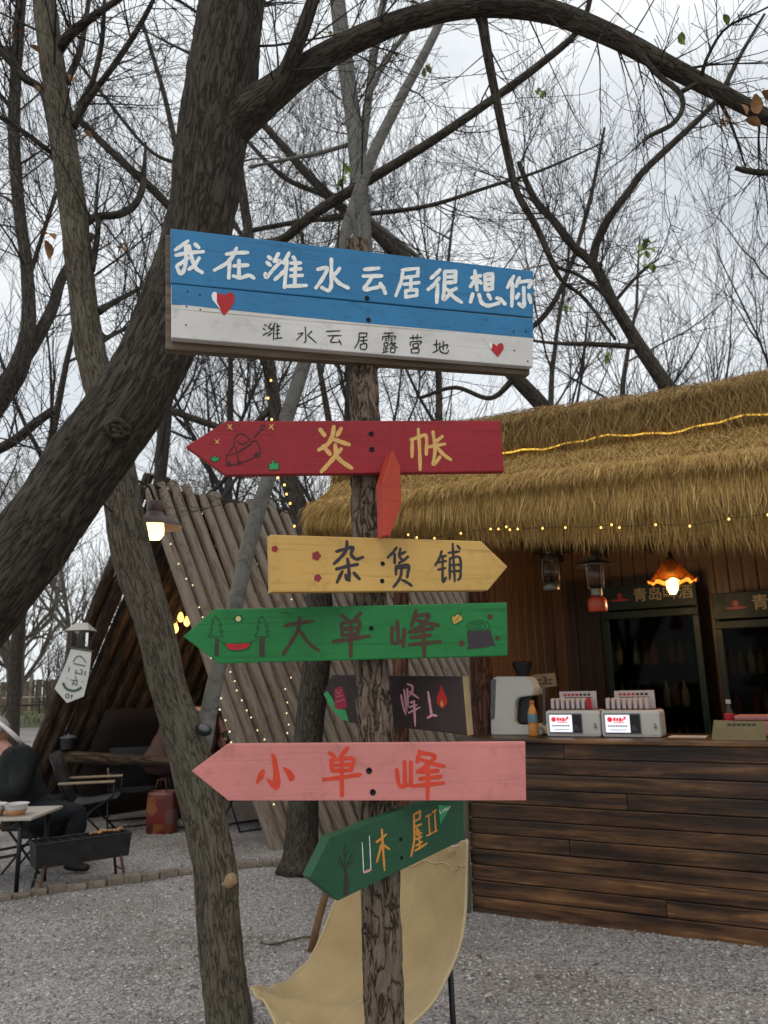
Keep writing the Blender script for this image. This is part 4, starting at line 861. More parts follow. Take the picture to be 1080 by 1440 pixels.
# ---- blue and white name board: two planks nailed on battens
YF = 1.638
bd = Board(16, YF + .021, [(233, 330), (744, 391), (745, 527), (233, 491)], MT['rawwood'], 'weathered wooden backing of the blue name board', 'backing', .022, 505, 420)
p1 = Board(16, YF, [(240, 321), (750, 381), (750, 446.5), (240, 397.3)], PT['blue'], None, 'plank', .020, 505, 420, parent=bd.o)
p2 = Board(16, YF, [(241, 399), (750, 448.5), (750, 516), (241, 475)], PT['white'], None, 'plank', .020, 505, 420, parent=bd.o)
bd.P, bd.n = p1.P, p1.n                          # paint goes on the plank fronts
bd.fills('blue_band', PT['blue'], (0, 0), 1, [[(241.2, 399.4), (500, 424.6), (749.6, 448.9), (749.6, 475.5), (660, 467.5), (580, 460.5), (500, 453.5), (400, 443.5), (300, 433.5), (262, 429), (241.2, 428.5)]], .0014)
bd.strokes('groove_line', BR['edge'], (0, 0), 1, .6, [[(242, 434), (330, 442), (420, 450.5)], [(420, 450.5), (520, 458), (640, 468)]], lift=.0024, taper=(.3, .3))
Z1, Z2, Z3 = (230, 310), (400, 330), (570, 350); S3 = 5.684
big_txt = [(Z1, 6, [[(100, 250), (150, 215), (205, 175)], [(105, 295), (200, 275), (335, 265)], [(185, 195), (190, 300), (178, 400), (145, 452), (112, 395)], [(112, 385), (165, 350), (205, 320)], [(215, 215), (235, 310), (270, 400), (325, 440)], [(300, 320), (260, 380), (215, 412)], [(265, 200), (297, 230)],
     [(530, 285), (620, 275), (710, 272)], [(615, 235), (580, 310), (520, 370), (430, 420)], [(557, 350), (550, 485)], [(595, 385), (710, 378)], [(636, 340), (636, 470)], [(590, 470), (650, 485), (720, 465), (762, 488)],
     [(885, 308), (905, 325)], [(872, 355), (900, 380)], [(858, 450), (866, 482), (912, 430)], [(968, 283), (935, 340)], [(935, 345), (985, 347), (927, 412)], [(940, 500), (985, 460), (1025, 418)], [(1058, 275), (1035, 320), (1010, 362)], [(1040, 340), (1020, 565)]]),
    (Z2, 6, [[(74, 192), (86, 210)], [(52, 242), (135, 240)], [(55, 296), (135, 290)], [(52, 350), (150, 345)], [(25, 437), (185, 430)], [(95, 235), (85, 430)],
     [(395, 210), (396, 340), (392, 440), (368, 472), (315, 448)], [(280, 295), (358, 282), (325, 365), (265, 450)], [(465, 285), (440, 320), (408, 348)], [(408, 350), (460, 410), (535, 450)], [(675, 295), (795, 285)], [(665, 352), (820, 350)], [(738, 362), (700, 415), (672, 463), (740, 455), (808, 440)], [(808, 415), (832, 450), (850, 495)]]),
    ((0, 0), 1, [[(565.5, 380), (588, 377.5)], [(588, 378), (587, 388)], [(567, 391), (588, 388)], [(566.5, 381), (564, 396), (556.5, 416)], [(568, 400), (589, 397.5)], [(578, 391), (577.5, 408)], [(570.5, 409), (570.5, 417)], [(570.5, 418), (586, 415.5)], [(586, 408), (586, 415)], [(570.5, 409), (586, 407.5)]]),
    (Z3, S3, [[(275, 168), (240, 205), (205, 235)], [(268, 235), (225, 290), (182, 325)], [(258, 285), (250, 430)], [(318, 182), (400, 182)], [(402, 182), (398, 265)], [(322, 272), (398, 266)], [(325, 226), (395, 222)], [(315, 185), (312, 300), (305, 405), (345, 372)], [(405, 318), (350, 345)], [(335, 325), (380, 380), (448, 428)],
     [(532, 232), (600, 216)], [(555, 178), (572, 330)], [(562, 240), (520, 302)], [(580, 250), (605, 276)], [(635, 207), (695, 200)], [(696, 202), (694, 322)], [(640, 328), (694, 322)], [(635, 210), (640, 328)], [(640, 247), (690, 241)], [(640, 287), (690, 281)], [(537, 362), (520, 425)], [(588, 368), (608, 430), (660, 455), (745, 435)], [(660, 365), (680, 400)], [(732, 395), (760, 405), (793, 440)],
     [(865, 220), (815, 310)], [(856, 280), (850, 458)], [(910, 232), (885, 300)], [(898, 268), (1003, 260), (985, 308)], [(945, 312), (945, 458), (907, 440)], [(905, 362), (885, 396)], [(985, 367), (1000, 430)]])]
for org, sc, lst in big_txt: bd.strokes('lettering', BR['white'], org, sc, 5.6 if sc != 1 else 5.0, lst, lift=.0018)
sm_txt = [(Z1, 6, [[(852, 880), (870, 890)], [(840, 912), (858, 925)], [(838, 970), (880, 945)], [(908, 870), (885, 905), (912, 915), (885, 955)], [(880, 975), (915, 950)], [(940, 865), (915, 925)], [(932, 895), (926, 1010)], [(950, 897), (985, 892)], [(950, 927), (980, 922)], [(946, 957), (980, 952)], [(940, 997), (1000, 990)], [(962, 885), (960, 995)], [(955, 873), (966, 885)]]),
    (Z2, 6, [[(175, 780), (180, 890), (165, 912)], [(115, 838), (155, 832), (100, 890)], [(230, 815), (195, 850)], [(195, 850), (270, 914)], [(355, 817), (470, 812)], [(365, 854), (480, 852)], [(415, 858), (390, 906), (470, 906)], [(460, 888), (480, 930)], [(630, 832), (695, 830)], [(695, 830), (692, 862)], [(630, 866), (692, 862)], [(630, 832), (625, 900), (590, 960)], [(640, 897), (700, 890)], [(666, 868), (666, 920)], [(640, 927), (690, 921), (686, 965), (640, 967)], [(640, 927), (640, 967)],
     [(840, 832), (920, 830)], [(830, 860), (826, 890)], [(830, 860), (930, 858), (928, 888)], [(880, 832), (880, 900)], [(850, 876), (864, 878)], [(850, 893), (864, 895)], [(897, 876), (912, 878)], [(897, 893), (912, 895)], [(840, 916), (870, 913), (868, 940), (840, 942)], [(840, 916), (840, 942)], [(855, 942), (855, 985)], [(856, 963), (876, 961)], [(838, 955), (838, 990)], [(828, 996), (876, 986)], [(905, 905), (885, 936)], [(900, 919), (935, 916), (890, 956)], [(905, 926), (955, 955)], [(895, 961), (930, 958), (928, 992), (895, 994)], [(895, 961), (895, 994)]]),
    (Z3, S3, [[(35, 712), (130, 708)], [(60, 690), (62, 730)], [(95, 685), (92, 725)], [(40, 746), (38, 776)], [(40, 744), (125, 740), (115, 765)], [(60, 762), (100, 758), (98, 785), (60, 787)], [(60, 762), (60, 787)], [(45, 802), (105, 798), (100, 830), (48, 832)], [(45, 802), (48, 832)], [(225, 767), (266, 761)], [(248, 730), (248, 810)], [(220, 830), (266, 806)], [(265, 792), (335, 766), (330, 800)], [(302, 740), (302, 812)], [(275, 752), (280, 820), (330, 835), (346, 810)]])]
for org, sc, lst in sm_txt: bd.strokes('lettering', BR['black'], org, sc, 1.9, lst, lift=.0026, taper=(.8, .6))
bd.fills('heart', BR['heart'], Z1, 6, [[(448, 612), (490, 622), (520, 630), (560, 606), (592, 622), (602, 660), (590, 705), (555, 755), (510, 806), (470, 748), (452, 690)]], .0030)
bd.fills('heart_white_part', BR['white'], Z1, 6, [[(404, 640), (412, 612), (432, 602), (448, 612), (450, 690), (482, 757), (440, 705), (415, 675)]], .0030)  # white part of the heart, in the sign's own paint
bd.fills('heart', BR['heart'], Z3, S3, [[(696, 757), (712, 762), (728, 780), (745, 760), (765, 752), (783, 768), (784, 800), (760, 838), (736, 866), (705, 830), (684, 806)]], .0030)
bd.fills('heart_white_part', BR['white'], Z3, S3, [[(669, 765), (680, 753), (694, 757), (690, 800), (676, 790)]], .0032)
bd.screws([(516, 419.5), (518, 450)], 3.4); bd.screws([(262.5, 431), (281.5, 435.5), (261.5, 457), (264, 410), (281, 415), (723, 493), (739, 466), (722, 466), (742, 508)], 1.0)

# ---- red arrow
Z4, Z5 = (250, 580), (420, 580)
b = Board(7, YF, [(261, 628), (318, 592), (704, 591), (709, 663), (317, 668)], PT['red'], 'red arrow board pointing left with gold characters', cx=518, cy=630)
b.strokes('lettering', BR['gold'], Z5, 3.6, 6.2, [[(110, 88), (130, 115)], [(215, 82), (195, 115)], [(178, 72), (170, 120), (148, 160), (102, 190)], [(175, 135), (215, 150), (255, 163)], [(125, 172), (158, 210)], [(215, 185), (188, 213)], [(185, 165), (186, 215), (150, 262), (115, 300)], [(186, 215), (220, 250), (268, 282)]])
b.strokes('lettering', BR['gold'], Z5, 3.6, 5.0, [[(575, 137), (574, 225)], [(570, 138), (610, 125), (645, 120), (646, 212)], [(605, 85), (612, 190), (615, 290)], [(680, 100), (690, 190), (682, 265), (715, 226)], [(727, 122), (692, 150)], [(652, 176), (740, 160)], [(700, 178), (735, 215), (770, 240)]])
b.strokes('star', BR['gold'], Z4, 6, 1.6, [[(420, 100), (460, 145)], [(455, 100), (425, 140)], [(775, 100), (810, 150)], [(810, 100), (770, 140)], [(315, 230), (350, 265)], [(350, 225), (320, 265)]], taper=(.5, .5))
b.fills('tuft', BR['maroon'], Z4, 6, [[(272, 370), (300, 378), (310, 355), (328, 380), (354, 365), (350, 410), (305, 425), (280, 405)], [(764, 425), (788, 428), (800, 385), (818, 424), (856, 418), (857, 486), (770, 492)]], .0012)
b.fills('tuft', BR['kelly'], Z4, 6, [[(280, 377), (301, 386), (311, 365), (326, 387), (346, 374), (343, 403), (305, 416), (287, 400)], [(771, 432), (791, 437), (800, 398), (815, 432), (849, 427), (849, 478), (776, 483)]], .0020)
b.strokes('cart_drawing', BR['maroon'], Z4, 6, 1.7, [[(410, 365), (412, 400), (416, 445), (520, 430), (610, 395), (690, 356), (692, 300), (650, 238), (570, 300), (490, 345), (410, 362)], [(500, 346), (515, 435)], [(430, 342), (480, 278), (497, 340)], [(475, 268), (486, 205), (540, 178), (582, 205), (622, 238)], [(500, 240), (540, 270), (600, 240)], [(640, 218), (700, 148)], [(705, 108), (732, 112), (725, 138), (700, 142), (703, 110)], [(520, 320), (620, 270)]], taper=(.7, .7))
b.fills('cart_wheels', BR['maroon'], Z4, 6, [circ(432, 436, 18), circ(520, 424, 17), circ(668, 358, 26, 14, 22)], .0030)
b.screws([(521.9, 610), (522.8, 632)], 3.6)
# ---- narrow pointed red board on the side of the post
Board(24, 1.60, [(552, 633), (563, 655), (565, 708), (557, 730), (549, 753), (540, 753), (539, 712), (537, 680), (545, 655)], PT['orangered'], 'narrow red board with a pointed top beside the post', cx=550, cy=690, thick=.035)
# ---- yellow arrow (the cartoon animal of the photograph is left out)
Z6, Z7, S7 = (360, 740), (540, 740), 5.684
b = Board(24, YF - .012, [(380, 751.5), (677, 761), (714, 797), (686, 830.5), (382, 833)], PT['yellow'], 'yellow arrow board pointing right with dark characters', cx=522, cy=795, thick=.026)
CH = BR['charcoal']
b.strokes('lettering', CH, Z6, 5.4, 5.0, [[(690, 115), (685, 180), (640, 240), (592, 285)], [(610, 192), (670, 175), (735, 160), (722, 212), (760, 250), (810, 235)], [(612, 325), (690, 305), (770, 290)], [(695, 248), (705, 330), (708, 412)], [(655, 342), (615, 425)], [(742, 355), (785, 400)], [(680, 370), (690, 408)]])
b.strokes('lettering', CH, Z7, S7, 4.2, [[(100, 170), (70, 210), (30, 250)], [(85, 222), (85, 295)], [(130, 180), (124, 240), (150, 275)], [(190, 245), (160, 270), (120, 295)], [(130, 225), (170, 205)], [(95, 325), (96, 385)], [(95, 320), (195, 312), (190, 370), (185, 408)], [(140, 345), (132, 400), (105, 450), (75, 485)], [(145, 430), (185, 450), (220, 475)], [(100, 335), (180, 330)]])
b.strokes('lettering', CH, Z7, S7, 3.6, [[(460, 200), (440, 260), (410, 310)], [(445, 247), (495, 235)], [(430, 292), (495, 277)], [(432, 347), (490, 335)], [(468, 250), (470, 440), (495, 410)], [(515, 212), (600, 202)], [(548, 140), (556, 290), (565, 440)], [(585, 155), (606, 180)], [(525, 262), (525, 420)], [(525, 257), (605, 252), (610, 400), (592, 428)], [(530, 312), (605, 306)], [(530, 362), (605, 356)]])
def flower(cx, cy, r): return [circ(cx + math.cos(i * 1.2566) * r * .55, cy + math.sin(i * 1.2566) * r * .55, r * .5, 8) for i in range(5)]
for f in ((142, 172, 25), (458, 225, 35), (468, 393, 29)): b.fills('flower', BR['flower'], Z6, 5.4, flower(*f))
b.screws([(538, 792.5), (537.3, 817)], 3.2)
# ---- bright green arrow
Z8, Z9, S9 = (250, 840), (440, 840), 3.857
b = Board(1, YF, [(257, 895), (301, 857), (713, 847), (714, 922), (308, 933)], PT['green'], 'bright green arrow board pointing left with painted trees and stump', cx=522, cy=890)
def pine(cx, top): return [(cx, top), (cx - 32, top + 46), (cx - 12, top + 44), (cx - 42, top + 96), (cx - 20, top + 96), (cx - 55, top + 158), (cx + 58, top + 156), (cx + 28, top + 112), (cx + 60, top + 122), (cx + 22, top + 68), (cx + 48, top + 72), (cx, top)]
def straight(pts): return [[a, b_] for a, b_ in zip(pts, pts[1:])]
b.strokes('pine_drawing', BR['pinegreen'], Z8, 5.4, 1.3, straight(pine(287, 142)) + straight(pine(638, 142)) + [[(320, 325), (355, 348), (470, 350), (550, 342), (607, 318)], [(352, 352), (385, 395), (450, 408), (530, 390), (562, 345)], [(778, 112), (800, 122), (820, 114), (855, 124)]] + [[(460 + 26 * math.cos(a), 163 + 26 * math.sin(a)), (460 + 38 * math.cos(a), 163 + 38 * math.sin(a))] for a in [i * .785 for i in range(8)]])
b.fills('pine_trunk', BR['bark'], Z8, 5.4, [[(284, 312), (314, 312), (312, 446), (276, 444)], [(620, 298), (660, 298), (660, 450), (618, 450)]])
b.fills('hammock_drawing', BR['heart'], Z8, 5.4, [[(362, 352), (470, 354), (552, 347), (528, 386), (445, 402), (388, 392)]])
b.fills('sun_drawing', BR['paleyellow'], Z8, 5.4, [circ(460, 163, 20)])
b.strokes('lettering', BR['brown'], Z8, 5.4, 5.2, [[(815, 215), (920, 196), (1020, 180)], [(925, 155), (912, 250), (860, 340), (802, 430)], [(925, 250), (990, 340), (1070, 405)]])
b.strokes('lettering', BR['brown'], Z9, S9, 5.8, [[(155, 97), (182, 116)], [(257, 87), (232, 116)], [(155, 142), (160, 205)], [(155, 140), (250, 130), (242, 200)], [(160, 206), (242, 200)], [(160, 172), (245, 166)], [(112, 240), (200, 228), (305, 210)], [(205, 132), (206, 320)]])
b.strokes('lettering', BR['brown'], Z9, S9, 5.8, [[(430, 165), (433, 245), (490, 236)], [(458, 130), (462, 240)], [(496, 172), (490, 265)], [(560, 72), (535, 152)], [(552, 102), (630, 96), (590, 150), (522, 190)], [(562, 122), (620, 140), (680, 150)], [(538, 188), (650, 168)], [(530, 218), (640, 206)], [(522, 257), (690, 240)], [(600, 152), (605, 318)]])
b.fills('leaf_drawing', BR['ochre'], Z9, S9, [[(752, 100), (770, 105), (780, 92), (805, 98), (812, 122), (790, 132), (765, 148), (755, 128)]])
b.strokes('leaf_drawing', BR['pinegreen'], Z9, S9, .9, [[(760, 140), (785, 115), (808, 72)], [(752, 100), (765, 148), (812, 122), (800, 95), (782, 90), (770, 103), (752, 100)]])
b.fills('stump_drawing', BR['charcoal'], Z9, S9, [[(834, 180), (965, 178), (975, 225), (992, 266), (970, 262), (940, 272), (836, 283), (842, 262)]])
b.strokes('stump_drawing', BR['pinegreen'], Z9, S9, 1.0, [circ(897, 156, 62, 14, 30) + [(959, 156)], circ(894, 156, 42, 12, 19) + [(936, 156)], circ(890, 156, 22, 10, 9) + [(912, 156)]])
b.fills('acorn_drawing', BR['brown'], Z9, S9, [circ(961, 105, 15), circ(806, 249, 17), circ(1001, 220, 13)])
b.screws([(522, 883.3)], 3.2)
# ---- pink arrow (the cartoon figure of the photograph is left out)
Z10, Z11 = (260, 1030), (500, 1030)
b = Board(-2, YF, [(269, 1084), (320, 1046), (739, 1043), (740, 1126), (321, 1126)], PT['pink'], 'pink arrow board pointing left with orange red characters', cx=525, cy=1085)
V = BR['vermilion']
b.fills('lettering', V, Z10, 4.5, [[(545, 130), (562, 134), (578, 155), (594, 230), (606, 318), (598, 350), (578, 370), (545, 345), (522, 312), (520, 290), (556, 306), (560, 250)], [(490, 230), (504, 238), (506, 258), (498, 285), (462, 328), (447, 318), (468, 255)], [(615, 219), (640, 222), (672, 240), (696, 276), (690, 303), (663, 311), (640, 262)]])
b.strokes('lettering', V, Z10, 4.5, 6.0, [[(915, 128), (945, 150)], [(1030, 98), (985, 150)], [(925, 178), (932, 240)], [(925, 176), (1060, 166), (1050, 240)], [(932, 242), (1050, 240)], [(932, 208), (1055, 202)], [(880, 298), (990, 284), (1108, 266)], [(992, 170), (994, 398)]])
b.strokes('lettering', V, Z11, 4.32, 6.0, [[(250, 225), (268, 322), (332, 316)], [(298, 180), (300, 320)], [(336, 182), (336, 318)], [(388, 115), (376, 178)], [(390, 122), (480, 142), (440, 192), (378, 240)], [(402, 165), (470, 190), (538, 205)], [(402, 240), (500, 232)], [(392, 282), (515, 268)], [(345, 326), (535, 306)], [(440, 200), (437, 402)]])
b.screws([(519, 1083.7), (524.3, 1114)], 4.2)
# ---- dark board behind the post
Z13, S13 = (450, 930), 4.696
b = Board(-32, YP + .060, [(454, 976), (467, 949), (650, 951), (657, 1034), (548, 1022), (490, 1016)], PT['dark'], 'dark board behind the post with pink character and flame', cx=555, cy=985, thick=.022)
e_ = Vector((math.cos(R(-32)), math.sin(R(-32)), 0)); A0, B0 = b.poly[2], b.poly[3]; o = MB().prism([A0 + e_ * .0005, B0 + e_ * .0005, B0 - b.n * .022 + e_ * .0005, A0 - b.n * .022 + e_ * .0005], e_ * .003).build('board_end', BR['edge'], b.o); fix_normals(o)
b.fills('green_tip', BR['lime'], Z13, S13, [[(24, 216), (48, 196), (85, 250), (110, 312), (168, 320), (192, 398), (150, 384), (80, 315)]])
b.fills('emblem', BR['emblem'], Z13, S13, [[(95, 190), (118, 168), (150, 172), (168, 240), (182, 300), (130, 322), (94, 302), (100, 240)]])
b.strokes('emblem', BR['rose'], Z13, S13, .6, [[(105, 190), (125, 215), (140, 185)], [(110, 235), (150, 225)], [(105, 270), (165, 250)]], lift=.003)
b.strokes('lettering', BR['rose'], Z13, S13, 3.2, [[(535, 222), (552, 300), (568, 355)], [(556, 187), (575, 330)], [(577, 182), (582, 300)], [(580, 150), (610, 165), (608, 200), (582, 240)], [(592, 202), (655, 245)], [(598, 272), (628, 265)], [(594, 302), (642, 287)], [(586, 340), (662, 303)], [(622, 262), (630, 428)]], taper=(.8, .4))
b.strokes('lettering', BR['rose'], Z13, S13, 3.4, [[(715, 202), (728, 290), (738, 355)], [(713, 372), (745, 355), (770, 360)]])
b.fills('flame_drawing', BR['flame'], Z13, S13, [[(800, 150), (815, 190), (835, 232), (841, 280), (812, 311), (776, 282), (770, 236), (790, 200)]])
b.fills('flame_drawing', BR['amber'], Z13, S13, [[(804, 255), (816, 284), (807, 306), (795, 282)]], .0030)
# ---- deep green board turned away, below
Z12, S12 = (420, 1110), 4.154
b = Board(38, YF - .02, [(435, 1234), (463, 1177), (598, 1127), (652, 1108), (652, 1181), (476, 1267)], PT['deepgreen'], 'dark green arrow board at the bottom, turned away, with gold characters', cx=530, cy=1190, thick=.026)
b.strokes('white_bracket', BR['white'], Z12, S12, 1.2, [[(370, 310), (375, 400), (379, 488)], [(412, 272), (417, 370), (421, 470)]], taper=(.7, .9))
b.strokes('white_bracket', BR['rose'], Z12, S12, 3.4, [[(382, 486), (418, 470)]])
b.strokes('lettering', BR['amber'], Z12, S12, 3.4, [[(455, 308), (512, 262)], [(485, 235), (492, 350), (501, 474)], [(482, 325), (456, 425)], [(490, 322), (530, 350)]], taper=(.9, .6))
b.strokes('lettering', BR['amber'], Z12, S12, 3.0, [[(672, 148), (710, 126)], [(710, 126), (706, 170)], [(674, 186), (706, 170)], [(672, 150), (674, 290), (656, 390)], [(682, 217), (716, 202)], [(692, 226), (690, 264), (716, 254)], [(682, 292), (716, 276)], [(702, 240), (706, 338)], [(680, 358), (746, 316)], [(684, 330), (720, 305)]])
b.strokes('lettering', BR['amber'], Z12, S12, 2.4, [[(757, 150), (765, 262)], [(742, 160), (770, 146)], [(746, 271), (778, 256)], [(792, 125), (800, 244)], [(780, 134), (804, 119)], [(784, 252), (808, 239)]])
b.fills('pennant_drawing', BR['lime'], Z12, S12, [[(815, 90), (888, 98), (826, 205)]])
b.strokes('pennant_drawing', BR['white'], Z12, S12, .8, [[(822, 118), (826, 140), (838, 135)], [(840, 118), (842, 132), (850, 114)], [(853, 128), (856, 110), (864, 124), (866, 106)], [(870, 118), (882, 98)]], lift=.003)
b.strokes('tree_drawing', BR['bark'], Z12, S12, 6.5, [[(276, 605), (280, 550), (276, 480)]], taper=(1, .5))
b.strokes('tree_drawing', BR['bark'], Z12, S12, 1.4, [[(274, 490), (250, 440), (215, 400)], [(276, 480), (300, 400), (332, 350)], [(274, 470), (266, 370), (272, 310)], [(285, 440), (310, 430), (322, 400)], [(262, 450), (232, 370)], [(270, 400), (290, 350)]], taper=(.9, .3))
b.screws([(563.5, 1180), (564.5, 1206)], 2.4)
# ================================================================== THINGS AT THE KIOSK
MT['cream'] = M_basic('cream_plastic', (.50, .48, .44), .4, .06, 10, .02); MT['blackplastic'] = M_basic('black_plastic', (.012, .012, .013), .35, .2, 20, .03); MT['greyplastic'] = M_basic('grey_plastic', (.10, .10, .105), .45, .15, 20, .03)
MT['card'] = M_basic('pale_card', (.52, .44, .42), .6, .05, 10, 0); MT['redprint'] = M_basic('red_print', (.42, .02, .03), .6, .1, 20, 0); MT['darkprint'] = M_basic('dark_print', (.03, .025, .025), .6, .1, 20, 0)
MT['screen'] = M_emit('lit_screen', (.86, .90, 1.0), .62); MT['scr_red'] = M_emit('lit_screen_red', (.75, .03, .05), .5); MT['scr_dark'] = M_basic('screen_print', (.10, .10, .12), .5, .1, 20, 0)
MT['juice'] = M_basic('orange_juice', (.50, .20, .035), .3, .1, 20, 0); MT['bottle_label'] = M_basic('bottle_label_blue', (.10, .20, .24), .5, .2, 30, 0); MT['capor'] = M_basic('cap_orange', (.36, .10, .03), .5, .1, 20, 0); MT['clear'] = M_glass('clear_plastic', (.9, .92, .92), .08)
MT['kraft'] = M_basic('kraft_board', (.24, .15, .075), .7, .15, 20, .05); MT['tea'] = M_basic('dark_tea', (.030, .014, .007), .25, .1, 20, 0); MT['pinkbox'] = M_basic('pink_box', (.42, .17, .15), .6, .1, 12, .03); MT['acryl'] = M_basic('amber_acrylic', (.20, .155, .070), .3, .1, 10, 0, spec=.6)
MT['paper'] = M_basic('paper', (.42, .40, .36), .8, .08, 10, .02)
def kprism(name, pix, t, depth, mat, parent, bevel=.004):
    poly = [K(*(lambda q: (q[0], t, q[1]))(kp(x, y, t))) for x, y in pix]; o = MB().prism(poly, KV * depth).build(name, mat, parent); fix_normals(o)
    if bevel:
        bm = bmesh.new(); bm.from_mesh(o.data); bmesh.ops.bevel(bm, geom=bm.edges[:], offset=bevel, segments=2, affect='EDGES'); bm.to_mesh(o.data); bm.free()
    return o
def ks(x, y, t): s, z = kp(x, y, t); return s
tC = .22
sx = ks(720, 1030, tC); base = K(sx, tC + .12, ZC)
T = thing('coffee_machine', 'cream coffee machine with black bean hopper at the left end of the counter', 'coffee machine', base)
def onz(pix, t, y_ref):                             # shift so that the lowest row stands on the counter top
    z = kp(pix[0][0], y_ref, t)[1] - ZC; return z
def stand(T, dz): T.location.z += 0
def kpoly(name, pix, t, depth, mat, parent, bevel=.004, zfix=0.0):
    poly = []
    for x, y in pix:
        s, z = kp(x, y, t); poly.append(K(s, t, z + zfix))
    o = MB().prism(poly, KV * depth).build(name, mat, parent); fix_normals(o)
    if bevel:
        bm = bmesh.new(); bm.from_mesh(o.data); bmesh.ops.bevel(bm, geom=bm.edges[:], offset=bevel, segments=2, affect='EDGES'); bm.to_mesh(o.data); bm.free()
    return o
zf = lambda x, y, t: ZC - kp(x, y, t)[1]
f = zf(700, 1027, tC)
kpoly('body', [(692, 948), (697, 945), (740, 945), (746, 950), (751, 962), (749, 971), (728, 974), (724, 982), (723, 1008), (727, 1013), (748, 1013), (758, 1016), (762, 1022), (762, 1027), (690, 1027), (689, 990)], tC, .24, MT['cream'], T, .006, f)
kpoly('drip_recess', [(727, 976), (747, 973), (747, 1010), (726, 1010)], tC + .06, .14, MT['blackplastic'], T, .003, f); kpoly('side_strip', [(689.5, 950), (697, 948), (695, 1004), (690, 1006)], tC - .004, .003, MT['greyplastic'], T, 0, f)
q = kp(735, 945, tC + .12); hp = K(q[0], tC + .12, q[1] + f)
MB().lathe([(.045, -.01), (.05, .03), (.068, .07), (.072, .10), (.066, .105), (0, .105)], hp, 20).build('bean_hopper', MT['blackplastic'], T, smooth=True, angle=40)
def bottle(x, yb, t, h, r, label, parts, name='drink_bottle'):
    s = ks(x, yb, t); p = K(s, t, ZC); T = thing(name, label, 'bottle', p); b_, l_, c_ = parts
    MB().lathe([(0, .001), (r * .9, .001), (r, h * .04), (r, h * .30), (r * .93, h * .34), (r, h * .38), (r, h * .62), (r * .8, h * .74), (r * .42, h * .86), (r * .40, h * .90)], p, 18).build('body', b_, T, smooth=True)
    MB().lathe([(r * 1.02, h * .38), (r * 1.03, h * .40), (r * 1.03, h * .60), (r * 1.02, h * .62)], p, 18).build('label', l_, T, smooth=True)
    MB().lathe([(r * .46, h * .89), (r * .48, h * .90), (r * .48, h * .99), (r * .42, h), (0, h)], p, 14).build('cap', c_, T, smooth=True, angle=40); return T
bottle(750.5, 1030, .16, .235, .033, 'orange drink bottle with blue label before the coffee machine', (MT['juice'], MT['bottle_label'], MT['capor']))
bottle(1027, 1012, .42, .215, .032, 'dark tea bottle with red label near the right edge', (MT['tea'], MT['redprint'], MT['cream']))
T = thing('price_card', 'small brown card reading a price beside the coffee machine', 'price card', K(ks(765, 1028, .36), .36, ZC))
f = zf(765, 1027, .36); c = kpoly('card', [(748, 949), (780, 946), (783, 965), (748, 969)], .36, .008, MT['kraft'], T, .001); kpoly('stem', [(763, 966), (767, 966), (767, 1026), (763, 1026)], .362, .005, MT['greyplastic'], T, 0)
q = kp(766, 957.5, .355); text_mesh('lettering', '::3::', .075, MT['darkprint'], c, K(q[0], .357, q[1]), KA, weight=.002)
